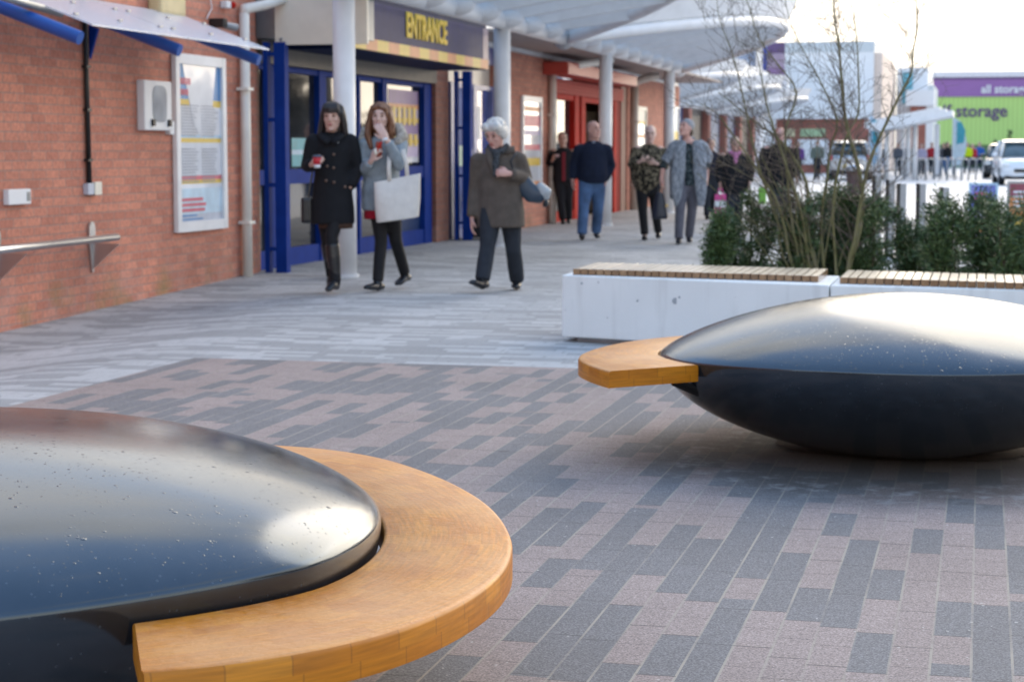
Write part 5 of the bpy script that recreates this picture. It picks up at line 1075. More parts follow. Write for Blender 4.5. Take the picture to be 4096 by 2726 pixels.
def hair(t, c, M, m, pieces, name='hair', voxel=.011, smooth=4, locks=0, length=.3, curls=0, seed=1):
    b = MB(); rh = random.Random(seed)
    for i in range(locks):   # separate locks falling from the crown round the sides and back
        a = rh.uniform(-.07*PI, 1.07*PI); ca, sa = math.cos(a), math.sin(a); L = length*rh.uniform(.75, 1.1); k = rh.uniform(.98, 1.1); w = rh.uniform(-.012, .012)
        P = [(.03*ca, .02+.03*sa, .125), (.078*ca*k, .022+.085*sa*k, .085), (.098*ca*k, .022+.108*sa*k, .01), (.104*ca*k+w, .022+.104*sa*k, .01-L*.4), (.112*ca*k-w, .015+.098*sa*k, .01-L*.75), (.108*ca*k+w*2, .01+.09*sa*k, .01-L)]
        b.tube([c+M @ V3(q) for q in P], [.010, .015, .016, .016, .013, .006], 7, rnd_ends=True)
    for i in range(curls):
        a = rh.uniform(0, 2*PI); e = rh.uniform(-.25, 1.5); q = V3((.092*math.cos(a)*math.cos(e), .022+.104*math.sin(a)*math.cos(e), .03+.098*math.sin(e)))
        if q.y < -.05 and q.z < .06: continue
        r_ = rh.uniform(.014, .026); b.ell(c+M @ q, (r_, r_, r_*.8), seg=8, rings=6)
    for p in pieces:
        if p[0] == 'e': b.ell(c+M @ V3(p[1]), p[2], M=M, seg=16, rings=12)
        else: b.tube([c+M @ V3(q) for q in p[1]], p[2], 12, rnd_ends=True, ref=(1, 0, 0))
    return blob(b, name, m, t, voxel, smooth)
def hair_mat(name, c0, c1):
    if name in MATS: return MATS[name]
    m = bpy.data.materials.new(name); m.use_nodes = True; nt = m.node_tree; b = nt.nodes['Principled BSDF']; tc = NN(nt, 'ShaderNodeTexCoord'); mp = NN(nt, 'ShaderNodeMapping'); mp.inputs['Scale'].default_value = (90, 90, 9); LK(nt, tc.outputs['Object'], mp.inputs[0])
    n = NN(nt, 'ShaderNodeTexNoise'); n.inputs['Scale'].default_value = 1; n.inputs['Detail'].default_value = 5; LK(nt, mp.outputs[0], n.inputs['Vector']); LK(nt, RAMP(nt, n.outputs[0], [(.3, c0), (.7, c1)]), b.inputs['Base Color']); b.inputs['Roughness'].default_value = .5
    bp = NN(nt, 'ShaderNodeBump'); bp.inputs['Strength'].default_value = .6; bp.inputs['Distance'].default_value = .008; LK(nt, n.outputs[0], bp.inputs['Height']); LK(nt, bp.outputs[0], b.inputs['Normal']); MATS[name] = m; return m
H_black = hair_mat('black_hair', (.008, .006, .006), (.03, .022, .02)); H_auburn = hair_mat('auburn_hair', (.07, .025, .012), (.26, .11, .05)); H_grey = hair_mat('grey_hair', (.42, .39, .35), (.72, .69, .64)); H_dblond = hair_mat('dark_blond_hair', (.16, .11, .08), (.34, .26, .19)); H_brown = hair_mat('brown_hair', (.03, .018, .012), (.09, .055, .035)); H_red = hair_mat('red_hair', (.20, .04, .02), (.45, .12, .06))
WG = 'shoppers walking towards us along the terrace'
C_black = cloth('black_wool', (.011, .0115, .014)); C_greycoat = cloth('grey_wool', (.235, .275, .30), bump=.6, bscale=70); C_brown = cloth('brown_grey_wool', (.10, .080, .066)); C_navy = cloth('navy_knit', (.010, .016, .036)); C_jeans = mat('blue_denim', (.06, .125, .25), .8, vary=.5, vscale=5, bump=.3, bscale=150)
C_blackz = cloth('black_fleece', (.018, .018, .022)); C_tights = cloth('black_tights', (.013, .013, .015), .7); C_leather = mat('black_leather', (.012, .013, .016), .32, vary=.2, bump=.2, bscale=30); C_trouser = cloth('charcoal_trouser', (.028, .033, .042)); C_greytr = cloth('grey_jersey_trouser', (.11, .11, .135)); C_fur = cloth('beige_fur', (.36, .32, .27), bump=1.0, bscale=40, vary=.4, vscale=30)
def pattern_mat(name, a, b_, c_, scale, stretch=(1, 1, 1), thr=(.42, .5, .6)):
    m = bpy.data.materials.new(name); m.use_nodes = True; nt = m.node_tree; b = nt.nodes['Principled BSDF']; tc = NN(nt, 'ShaderNodeTexCoord'); mp = NN(nt, 'ShaderNodeMapping'); mp.inputs['Scale'].default_value = stretch; LK(nt, tc.outputs['Object'], mp.inputs[0])
    n = NN(nt, 'ShaderNodeTexNoise'); n.inputs['Scale'].default_value = scale; n.inputs['Detail'].default_value = 5; n.inputs['Distortion'].default_value = .7; LK(nt, mp.outputs[0], n.inputs['Vector']); LK(nt, RAMP(nt, n.outputs[0], [(thr[0], a), (thr[1], b_), (thr[2], c_)]), b.inputs['Base Color']); b.inputs['Roughness'].default_value = .9; b.inputs['Specular IOR Level'].default_value = .2
    bp = NN(nt, 'ShaderNodeBump'); bp.inputs['Strength'].default_value = .5; bp.inputs['Distance'].default_value = .01; LK(nt, n.outputs[0], bp.inputs['Height']); LK(nt, bp.outputs[0], b.inputs['Normal']); return m
def legs(J, r, flare=1.0, top=1.0):
    out = []
    for s in 'lr': out.append(([J['p'+s]+V3((0, 0, .06)), J['p'+s].lerp(J['k'+s], .5), J['k'+s], J['k'+s].lerp(J['a'+s], .5), J['a'+s]+V3((0, 0, -.01))], [r*1.32*top, r*1.1, r*.86, r*.80*flare, r*.74*flare], (1, 0, 0), False))
    pm = (J['pl']+J['pr'])/2; out.append(([pm+V3((0, 0, .16)), pm+V3((0, 0, .06)), pm-V3((0, 0, .05))], [(r*1.9, r*1.45), (r*2.0*top, r*1.5), (r*1.6, r*1.25)], (1, 0, 0), True))
    return out
# --- 1 woman in a black coat with a paper cup
t, J, Mh = person('woman with black fringe in black double breasted coat, holding red cup', (-5.73, 16.62, 0),
    dict(hd=(.012, -.03, 1.585), nk=(.0, .01, 1.43), sl=(-.165, 0, 1.375), sr=(.165, .01, 1.375), el=(-.225, -.02, 1.13), wl=(-.165, -.17, 1.155), er=(.235, .04, 1.12), wr=(.165, -.03, .955), pl=(-.085, .02, .86), pr=(.075, 0, .86), kl=(-.055, .05, .50), al=(-.03, .22, .14), tl=(-.035, .08, .03), kr=(.0, -.10, .50), ar=(.035, -.13, .105), tr=(-.02, -.27, .012)), M_skin, WG, head=(-.15, .08, 0), hk=1.05,
    hands=[((-.165, -.175, 1.155), (.45, -.55, .35), (.6, .5, -.2), (.1, -.2, 1), .9)])
garment(t, 'coat', C_black, [torso_tube([(.0, .02, .615, .205, .16), (.0, .02, .75, .20, .155), (0, .02, .95, .178, .14), (0, .01, 1.10, .158, .125), (0, .01, 1.28, .180, .13), (0, .01, 1.36, .172, .105), (0, .02, 1.405, .11, .085), (0, .035, 1.43, .085, .065)]), sleeve(J, 'l', .072, .05, .93), sleeve(J, 'r', .074, .055)], ells=[((-.162, .0, 1.37), (.072, .075, .066)), ((.162, .01, 1.37), (.072, .075, .066))], smooth=8)
b = MB(); b.tube([(-.10, -.05, 1.43), (-.06, -.115, 1.39), (-.01, -.135, 1.35)], [(.035, .012)]*3, 8, ref=(1, .3, .4)); b.tube([(.10, -.05, 1.43), (.07, -.11, 1.39), (.015, -.138, 1.35)], [(.035, .012)]*3, 8, ref=(1, -.3, -.4)); b.build('collar', C_black, t, smooth=True)
b = MB()
for x, z in ((.03, 1.245), (-.03, 1.14), (.028, 1.125), (-.04, 1.01), (.03, .995), (.13, .955)): b.ell((x, -.135-.03*(1.2-z), z), (.013, .006, .013))
b.build('coat_buttons', mat('bronze_button', (.16, .10, .075), .35, metal=.5), t, smooth=True)
MB().ell((.062, -.128, 1.362), (.017, .006, .017)).build('badge', M_pwhite, t, smooth=True)
hair(t, J['hd'], Mh, H_black, [('e', (0, .022, .03), (.094, .108, .102)), ('t', [(-.088, .015, .03), (-.108, .02, -.08), (-.122, .01, -.19), (-.115, -.02, -.27)], [(.026, .05), (.030, .05), (.034, .045), (.018, .025)]), ('t', [(.088, .015, .03), (.100, .02, -.08), (.112, .025, -.16), (.114, .03, -.2)], [(.026, .05), (.028, .05), (.028, .045), (.016, .02)]), *[('t', [(x_*.5, .0, .122), (x_*.85, -.055, .108), (x_, -.088+abs(x_)*.22, .078), (x_*1.06, -.096+abs(x_)*.32, .040)], [.014, .015, .013, .008]) for x_ in (-.066, -.05, -.034, -.018, -.002, .016, .032, .048, .066)], ('e', (0, .06, -.1), (.09, .06, .14))], voxel=.008, smooth=3, locks=46, length=.27, seed=4)
garment(t, 'tights', C_tights, legs(J, .072)); garment(t, 'skirt_hem', cloth('flower_print', (.06, .03, .02), vary=.6, vscale=40), [torso_tube([(.03, 0, .575, .165, .13), (.03, 0, .66, .15, .12)])])
for s in 'lr':
    garment(t, 'boot', C_leather, [([J['k'+s].lerp(J['a'+s], .15), J['k'+s].lerp(J['a'+s], .45), J['a'+s]+V3((0, 0, .03)), J['a'+s]-V3((0, 0, .03))], [.066, .066, .048, .046], None, False), ([J['a'+s]+V3((0, .025, -.045)), J['a'+s].lerp(J['t'+s], .5)+V3((0, 0, .015)), J['t'+s]+V3((0, 0, .025))], [(.042, .04), (.045, .036), (.034, .022)], (1, 0, 0), True)], .010)
c = V3((-.11, -.235, 1.175)); cup = thing('paper_cup', 'red paper cup with dark lid in the black coated hand', 'cup', t.matrix_basis @ c, YAW)
MB().lathe([(.027, -.05), (.033, -.02)], (0, 0, 0), 18).build('cup_base', M_paper, cup, smooth=True); MB().lathe([(.0335, -.0199), (.040, .045)], (0, 0, 0), 18).build('cup_sleeve', mat('cup_red', (.55, .02, .03), .4), cup, smooth=True); MB().lathe([(.042, .0455), (.042, .056), (.034, .066), (.001, .066)], (0, 0, 0), 18).build('lid', mat('lid_grey', (.08, .10, .14), .4), cup, smooth=True)
bg_ = thing('shoulder_bag', 'black shoulder bag hanging behind the black coat', 'bag', t.matrix_basis @ V3((-.235, .08, .74)), YAW); MB().box((-.05, -.12, -.12), (.05, .12, .12), bev=.03).build('bag_body', C_leather, bg_); MB().tube([(.02, -.10, .11), (.06, -.09, .35), (.09, -.06, .64)], .009, 6).build('strap', C_leather, bg_)
# --- 2 young woman in grey coat, hand to her mouth
t, J, Mh = person('young woman in grey fur hooded coat covering her mouth', (-5.36, 16.82, 0),
    dict(hd=(.03, -.05, 1.585), nk=(.045, 0, 1.42), sl=(-.105, -.02, 1.36), sr=(.205, .03, 1.36), el=(-.14, -.04, 1.09), wl=(-.04, -.20, 1.19), er=(.20, -.16, 1.15), wr=(.095, -.235, 1.385), pl=(-.01, .02, .86), pr=(.12, .03, .86), kl=(.03, -.03, .46), al=(.0, -.10, .10), tl=(-.085, -.215, .03), kr=(.155, .07, .46), ar=(.225, .30, .155), tr=(.17, .21, .035)), M_skin3, WG, head=(-.12, .05, .05),
    hands=[((.095, -.24, 1.385), (-.52, .02, .85), (-.3, .95, .1), (-1, 0, -.2), .25), ((-.04, -.205, 1.19), (.35, -.3, .8), (.6, .5, 0), (0, -1, .2), 1.0)])
garment(t, 'coat', C_greycoat, [torso_tube([(.03, .02, .735, .18, .15), (.03, .02, .90, .185, .15), (.035, .01, 1.08, .165, .135), (.045, .01, 1.25, .178, .135), (.05, .01, 1.35, .165, .11), (.05, .01, 1.41, .09, .085)]), sleeve(J, 'l', .072, .048, .85), sleeve(J, 'r', .076, .05, .86)], ells=[((-.105, -.01, 1.355), (.065, .07, .055)), ((.205, .03, 1.355), (.065, .07, .055))])
garment(t, 'fur_hood', C_fur, [([V3((-.14, -.02, 1.385)), V3((-.12, .09, 1.45)), V3((.04, .13, 1.48)), V3((.19, .10, 1.47)), V3((.225, .0, 1.40)), V3((.19, -.06, 1.35))], [.035, .055, .06, .065, .06, .04], None, True)], .014)
garment(t, 'skirt', cloth('red_skirt', (.30, .008, .02)), [torso_tube([(.03, .01, .655, .165, .135), (.03, .02, .80, .155, .13)])]); garment(t, 'tights', C_tights, legs(J, .070))
garment(t, 'top', cloth('coral_top', (.42, .09, .06)), [torso_tube([(.015, -.115, 1.22, .035, .03), (.02, -.11, 1.36, .03, .03)])], .012)
hair(t, J['hd'], Mh, H_auburn, [('e', (0, .022, .03), (.09, .106, .099)), ('t', [(-.084, .01, .03), (-.106, .01, -.07), (-.105, -.03, -.17), (-.06, -.07, -.28)], [(.024, .05), (.034, .055), (.034, .05), (.02, .03)]), ('t', [(.084, .01, .03), (.106, .015, -.06), (.10, .0, -.14), (.09, -.0, -.2)], [(.024, .05), (.034, .055), (.03, .045), (.016, .02)]), ('e', (0, .06, -.09), (.09, .06, .12)), ('t', [(-.055, -.06, .075), (0, -.07, .092), (.055, -.06, .075)], [(.02, .02)]*3)], voxel=.008, smooth=3, locks=44, length=.25, seed=8)
for s in 'lr': shoe(t, J, s, C_leather, 'flat_shoe', -.02)
MB().tube([V3((.088, -.232, 1.365)), V3((.082, -.23, 1.39))], .034, 14).build('white_cuff', M_paper, t, smooth=True)
ph = thing('sweet_stick', 'red and cream lollipop held by the grey coated woman', 'sweet', t.matrix_basis @ V3((.02, -.27, 1.27)), YAW); MB().ell((-.02, 0, .0), (.016, .016, .03)).build('sweet_head', M_cream, ph, smooth=True); MB().tube([(-.01, .0, .0), (.035, .01, .09)], .009, 8).build('red_wrapper', M_red, ph, smooth=True)
tb2 = thing('tote_bag', 'large cream canvas tote bag hanging from the grey coated arm', 'bag', t.matrix_basis @ V3((.19, -.20, .83)), YAW)
b = MB(); C_canvas = cloth('cream_canvas', (.68, .64, .585), bump=.4, bscale=60, vary=.06)
rows = [(-.175, .155, .075, .035), (-.168, .18, .085, .035), (.0, .195, .085, .02), (.13, .205, .055, .005), (.205, .208, .022, 0)]
vs = []; n = 28
for z, rx, ry, sag in rows:
    for i in range(n):
        a = 2*PI*i/n; ex = 3.2; fx = math.copysign(abs(math.cos(a))**(2/ex), math.cos(a)); fy = math.copysign(abs(math.sin(a))**(2/ex), math.sin(a)); xx = rx*fx+.02*(z+.17)/.37*0; vs.append((xx+.012*math.sin(9*xx)*(1 if z < .1 else .3), ry*fy+.012*math.sin(14*xx+z*9), z+.04*xx/.2*(1 if z > 0 else .75)))
b.add(vs, [(j*n+i, j*n+(i+1) % n, (j+1)*n+(i+1) % n, (j+1)*n+i) for j in range(4) for i in range(n)]+[tuple(range(n))[::-1], tuple(range(4*n, 5*n))]); b.build('bag_body', C_canvas, tb2, autosmooth=R(55))
for y, x0 in ((-.02, -.07), (.02, .09)):
    MB().tube([(x0-.0, y, .17), (x0-.005, y, .30), (x0+.0, y*.5, .40)] if x0 < 0 else [(x0, y, .19), (x0-.01, y, .33), (x0-.04, y*.5, .46)], [(.019, .005)]*3, 8, ref=(1, 0, 0)).build('handle', C_canvas, tb2, smooth=True)
# --- 3 grey haired woman
t, J, Mh = person('grey haired woman in brown jacket and dark trousers, looking down', (-4.27, 17.02, 0),
    dict(hd=(-.035, -.06, 1.43), nk=(-.01, .01, 1.28), sl=(-.185, .0, 1.215), sr=(.165, .03, 1.225), el=(-.215, .06, .93), wl=(-.245, .0, .665), er=(.245, .06, 1.02), wr=(.09, -.175, 1.075), pl=(-.07, .0, .74), pr=(.10, .02, .74), kl=(-.105, -.10, .41), al=(-.15, -.20, .125), tl=(-.235, -.31, .085), kr=(.13, .04, .38), ar=(.165, .22, .095), tr=(.15, .10, .02)), M_skin2, WG, head=(-.5, .42, 0), hk=1.02,
    hands=[((-.245, -.005, .665), (-.05, -.25, -1), (.8, .1, 0), (0, -1, 0), .45), ((.085, -.18, 1.075), (-.8, -.15, .1), (0, .9, -.3), (0, -.2, 1), 1.5)])
garment(t, 'jacket', C_brown, [torso_tube([(.015, .03, .585, .225, .185), (.015, .03, .72, .22, .18), (.01, .02, .92, .195, .16), (-.01, .01, 1.10, .185, .14), (-.01, .01, 1.215, .168, .112), (-.01, .012, 1.27, .10, .09), (-.01, .015, 1.31, .082, .082)]), sleeve(J, 'l', .078, .055, .95), sleeve(J, 'r', .082, .055, .92)], ells=[((-.185, .0, 1.205), (.07, .075, .06)), ((.165, .03, 1.215), (.07, .075, .06))])
garment(t, 'scarf', cloth('dark_check_scarf', (.05, .055, .06), vary=.8, vscale=40), [([V3((-.09, -.04, 1.31)), V3((-.05, -.10, 1.27)), V3((.02, -.11, 1.27)), V3((.07, -.03, 1.32))], [.03]*4, None, True), ([V3((-.02, -.12, 1.26)), V3((-.03, -.145, 1.15)), V3((-.03, -.15, 1.06))], [(.035, .018)]*3, (1, 0, 0), True)], .012)
b = MB(); b.tube([(-.1, -.07, 1.30), (-.085, -.13, 1.2), (-.03, -.155, 1.07)], [(.03, .01)]*3, 8, ref=(1, 0, .4)); b.tube([(.09, -.05, 1.31), (.10, -.08, 1.25)], [(.05, .012)]*2, 8, ref=(1, 0, .2)); b.build('lapel', C_brown, t, smooth=True)
hair(t, J['hd'], Mh, H_grey, [('e', (0, .025, .042), (.098, .110, .098)), ('e', (-.05, -.045, .085), (.05, .05, .04)), ('e', (.05, -.045, .085), (.05, .05, .042)), ('e', (0, .085, -.02), (.085, .055, .075)), ('e', (-.08, .02, .0), (.03, .06, .06)), ('e', (.08, .02, .0), (.03, .06, .06))], voxel=.008, smooth=3, curls=150, seed=3)
garment(t, 'trousers', C_trouser, legs(J, .084, 1.12))
for s in 'lr': shoe(t, J, s, C_leather, 'shoe', 0)
hb = thing('handbag', 'blue and pale grey handbag under the brown jacketed arm', 'bag', t.matrix_basis @ V3((.30, .0, .92)), YAW); hb.rotation_euler = (0, .5, YAW); hb.scale = (.9, .9, .9)
b = MB(); b.tube([(-.15, 0, .06), (-.08, 0, .0), (.02, 0, -.03), (.10, 0, .0)], [(.05, .075), (.055, .10), (.055, .10), (.05, .085)], 14, ref=(0, 1, 0), rnd_ends=True); blob(b, 'bag_body', mat('slate_blue_leather', (.028, .048, .075), .4), hb, .012, 4)
b = MB(); b.tube([(.06, -.0, .07), (.13, 0, .035), (.16, 0, .0)], [(.055, .05), (.055, .08), (.03, .04)], 12, ref=(0, 1, 0), rnd_ends=True); blob(b, 'bag_flap', mat('pale_grey_leather', (.34, .37, .39), .4), hb, .012, 3)
MB().ell((.185, 0, -.05), (.03, .04, .04)).build('tassel', C_leather, hb, smooth=True)
MB().tube([(-.13, -.03, .06), (-.24, -.13, .06), (-.33, -.13, .15), (-.32, -.05, .26)], [(.014, .005)]*4, 8).build('strap', mat('navy_strap', (.012, .02, .035), .5), hb, smooth=True)
C_wrap0 = cloth('pale_blue_shirt', (.25, .30, .38))
# --- 4 man in navy jumper and jeans
t, J, Mh = person('bald man in navy jumper and blue jeans looking aside', (-5.43, 27.2, 0),
    dict(hd=(-.0, -.02, 1.575), nk=(-.005, .02, 1.405), sl=(-.20, 0, 1.33), sr=(.19, .0, 1.33), el=(-.285, .05, 1.08), wl=(-.30, -.03, .86), er=(.27, .07, 1.06), wr=(.175, .0, .87), pl=(-.095, 0, .82), pr=(.075, .02, .82), kl=(-.145, -.16, .47), al=(-.165, -.20, .10), tl=(-.175, -.36, .06), kr=(.075, .06, .46), ar=(.055, .24, .12), tr=(.07, .09, .02)), M_skin2, WG, head=(.75, -.05, 0), hk=1.06, neck=.068, bulk=1.15,
    hands=[((-.305, -.03, .86), (.03, -.1, -1), (1, .1, 0), (0, -1, 0), .55), ((.17, -.03, .865), (-.35, -.05, -.9), (0, 1, 0), (-1, 0, .4), .7)])
garment(t, 'jumper', C_navy, [torso_tube([(-.01, .01, .825, .21, .175), (-.01, .0, .93, .225, .19), (-.005, .0, 1.10, .205, .165), (0, .01, 1.26, .215, .145), (0, .01, 1.345, .175, .115), (-.005, .015, 1.395, .12, .095), (-.005, .015, 1.42, .082, .08)]), sleeve(J, 'l', .076, .052, .96), sleeve(J, 'r', .076, .055, .96)], ells=[((-.19, 0, 1.325), (.07, .075, .055)), ((.18, 0, 1.325), (.07, .075, .055))], smooth=14)
garment(t, 'jeans', C_jeans, legs(J, .092, 1.08))
hair(t, J['hd'], Mh, hair_mat('cropped_hair', (.16, .12, .10), (.26, .20, .17)), [('e', (0, .045, -.005), (.079, .066, .052))])
MB().ell((-.0, -.07, 1.395), (.03, .02, .02)).build('shirt_collar', C_wrap0, t, smooth=True)
for s in 'lr': shoe(t, J, s, mat('dark_trainer', (.03, .03, .035), .6), 'shoe', 0)
# --- 5 woman in black fleece with red zip
t, J, Mh = person('woman in black uniform fleece with red zip by the red shop', (-7.12, 33.0, 0),
    dict(hd=(-.02, -.02, 1.475), nk=(-.01, .01, 1.33), sl=(-.17, 0, 1.265), sr=(.17, .0, 1.265), el=(-.255, .0, 1.04), wl=(-.20, -.14, 1.10), er=(.215, .04, 1.02), wr=(.20, -.02, .80), pl=(-.08, 0, .78), pr=(.08, .0, .78), kl=(-.05, -.05, .42), al=(-.01, -.08, .09), tl=(.0, -.22, .02), kr=(.09, .05, .42), ar=(.10, .12, .09), tr=(.09, .0, .02)), M_skin, WG, head=(.1, .1, 0), bulk=1.0,
    hands=[((-.20, -.145, 1.10), (.2, -.2, .9), (.8, .3, 0), (0, -1, 0), .9)], voxel=.009)
garment(t, 'fleece', C_blackz, [torso_tube([(0, .0, .745, .19, .15), (0, 0, .95, .185, .15), (0, 0, 1.12, .18, .14), (0, .005, 1.26, .17, .11), (0, .01, 1.33, .08, .08)]), sleeve(J, 'l', .07, .05, .95), sleeve(J, 'r', .07, .05, 1)])
MB().box((-.032, -.168, .75), (.03, -.14, 1.25), bev=.008).build('red_zip', mat('crimson_trim', (.20, .008, .02), .7), t); MB().box((-.155, -.15, 1.17), (-.075, -.128, 1.215), bev=.006).build('name_badge', mat('badge_pink', (.6, .4, .42), .5), t)
garment(t, 'trousers', C_blackz, legs(J, .085, 1.05)); hair(t, J['hd'], Mh, H_black, [('e', (0, .03, .035), (.088, .10, .092)), ('e', (.03, .09, .03), (.06, .05, .06))])
for s in 'lr': shoe(t, J, s, C_leather, 'shoe', 0)
# --- 6 woman in mottled shawl looking at a phone
C_camo = pattern_mat('mottled_shawl', (.012, .010, .008), (.06, .05, .035), (.26, .22, .15), 26)
t, J, Mh = person('woman in mottled brown shawl and black leggings holding a phone', (-4.70, 27.42, 0),
    dict(hd=(.055, -.03, 1.515), nk=(.04, .01, 1.36), sl=(-.12, 0, 1.30), sr=(.20, .0, 1.30), el=(-.20, -.05, 1.07), wl=(-.10, -.20, 1.13), er=(.25, -.04, 1.05), wr=(.12, -.20, 1.10), pl=(-.06, 0, .78), pr=(.12, .02, .78), kl=(-.05, -.04, .42), al=(-.02, -.08, .085), tl=(-.035, -.21, .02), kr=(.14, .06, .42), ar=(.195, .22, .12), tr=(.19, .09, .03)), M_skin3, WG, head=(-.1, .12, 0), bulk=1.12,
    hands=[((-.10, -.205, 1.13), (.75, -.2, .2), (0, .6, .6), (0, -.3, 1), .9), ((.12, -.205, 1.10), (-.8, -.15, .1), (0, .7, .5), (0, -.3, 1), 1.1)], voxel=.009)
garment(t, 'shawl', C_camo, [torso_tube([(-.045, -.0, .60, .03, .05), (-.04, 0, .70, .12, .12), (-.01, 0, .85, .215, .175), (.02, .0, 1.05, .26, .195), (.04, .0, 1.20, .24, .17), (.045, .01, 1.30, .17, .12), (.045, .012, 1.37, .085, .08)]), sleeve(J, 'l', .095, .07, .75), sleeve(J, 'r', .095, .07, .75)], .015, smooth=12)
MB().box((-.03, -.30, 1.145), (.04, -.285, 1.165)).build('phone_edge', M_black, t); garment(t, 'leggings', C_tights, legs(J, .078)); garment(t, 'dark_top', C_black, [torso_tube([(.02, .03, .66, .155, .12), (.03, .02, .95, .165, .13)])])
hair(t, J['hd'], Mh, H_dblond, [('e', (0, .035, .03), (.084, .095, .094)), ('e', (0, .09, .06), (.05, .045, .05))])
for s in 'lr': shoe(t, J, s, C_leather, 'pump', -.07)
# --- 7 woman in grey knitted wrap and beanie
C_wrap = pattern_mat('grey_knit_wrap', (.15, .17, .20), (.23, .255, .285), (.33, .355, .39), 60, (1, 1, .3))
t, J, Mh = person('woman in grey knitted wrap and grey beanie, looking up sideways', (-3.93, 26.34, 0),
    dict(hd=(-.045, -.02, 1.585), nk=(-.02, .02, 1.43), sl=(-.185, 0, 1.36), sr=(.185, .0, 1.36), el=(-.335, .0, 1.10), wl=(-.375, -.06, .88), er=(.25, .0, 1.10), wr=(.25, -.04, .90), pl=(-.09, 0, .86), pr=(.08, .02, .86), kl=(-.115, -.08, .47), al=(-.135, -.12, .09), tl=(-.15, -.27, .02), kr=(.06, .06, .47), ar=(.035, .20, .10), tr=(.035, .06, .02)), M_skin2, WG, head=(-.75, -.25, 0), bulk=1.0,
    hands=[((-.375, -.06, .88), (.0, -.1, -1), (1, 0, 0), (0, -1, 0), .9), ((.25, -.045, .90), (.02, -.1, -1), (-1, 0, 0), (0, -1, 0), .5)], voxel=.009)
b = MB()
for s in (-1, 1):  # two hanging fronts and the back, joined over the shoulders
    b.tube([V3((s*.085, -.07, 1.415)), V3((s*.125, -.125, 1.25)), V3((s*.15, -.135, 1.0)), V3((s*.165, -.12, .75)), V3((s*.15 if s < 0 else .17, -.10, .52))], [(.05, .03), (.085, .03), (.10, .035), (.085, .035), (.05, .03)], 16, ref=(1, 0, 0))
    E = J['el' if s < 0 else 'er']; b.tube([V3((s*.12, .0, 1.385)), V3((s*.20, 0, 1.33)), V3((s*.255, 0, 1.2)), E+V3((-s*.02, 0, .02))], [(.07, .07), (.08, .09), (.085, .11), (.085, .12)], 16, ref=(1, 0, 0)); b.tube([V3((s*.19, .03, 1.2)), V3((s*.20, .04, .9)), V3((s*.20, .05, .62))], [(.06, .08), (.06, .10), (.05, .09)], 14, ref=(1, 0, 0))
b.tube([V3((0, .11, 1.42)), V3((0, .125, 1.2)), V3((0, .13, .9)), V3((0, .13, .6))], [(.10, .03), (.2, .035), (.21, .035), (.22, .035)], 16, ref=(1, 0, 0)); b.tube([V3((-.09, .05, 1.43)), V3((0, .085, 1.45)), V3((.09, .05, 1.43))], .035, 10)
blob(b, 'knitted_wrap', C_wrap, t, .014, 5)
garment(t, 'dark_top', pattern_mat('dark_print_top', (.012, .02, .025), (.02, .035, .04), (.12, .15, .16), 40), [torso_tube([(0, 0, .80, .15, .115), (0, 0, 1.05, .135, .115), (0, 0, 1.28, .145, .11), (0, .01, 1.38, .09, .08)]), sleeve(J, 'l', .06, .045, .35), sleeve(J, 'r', .06, .045, .35)])
garment(t, 'trousers', C_greytr, legs(J, .082, 1.0))
hair(t, J['hd'], Mh, cloth('grey_beanie_knit', (.30, .31, .33), bump=.8, bscale=50), [('e', (0, .03, .055), (.09, .105, .085)), ('e', (0, .075, .06), (.075, .08, .07))], 'beanie'); hair(t, J['hd'], Mh, H_brown, [('e', (0, .085, -.035), (.075, .045, .07))])
for s in 'lr': shoe(t, J, s, C_leather, 'ankle_boot', .05)
gb = thing('shopping_bag', 'dark blue handbag with gold clasp held by knitted wrap woman', 'bag', t.matrix_basis @ V3((-.395, -.08, .51)), YAW)
b = MB(); b.tube([(0, 0, .20), (0, 0, .05), (0, 0, -.13), (0, 0, -.165)], [(.05, .035), (.085, .06), (.115, .08), (.105, .07)], 16, ref=(1, 0, 0)); blob(b, 'bag_body', mat('dark_navy_leather', (.012, .016, .03), .4), gb, .012, 3)
b = MB(); b.tube([(-.04, 0, .19), (-.03, 0, .27), (0, 0, .31), (.03, 0, .27), (.04, 0, .19)], .009, 8); b.build('handle', C_leather, gb, smooth=True); MB().ell((.09, -.085, .02), (.022, .012, .02)).build('gold_clasp', mat('gold_metal', (.7, .5, .2), .3, metal=1), gb, smooth=True)
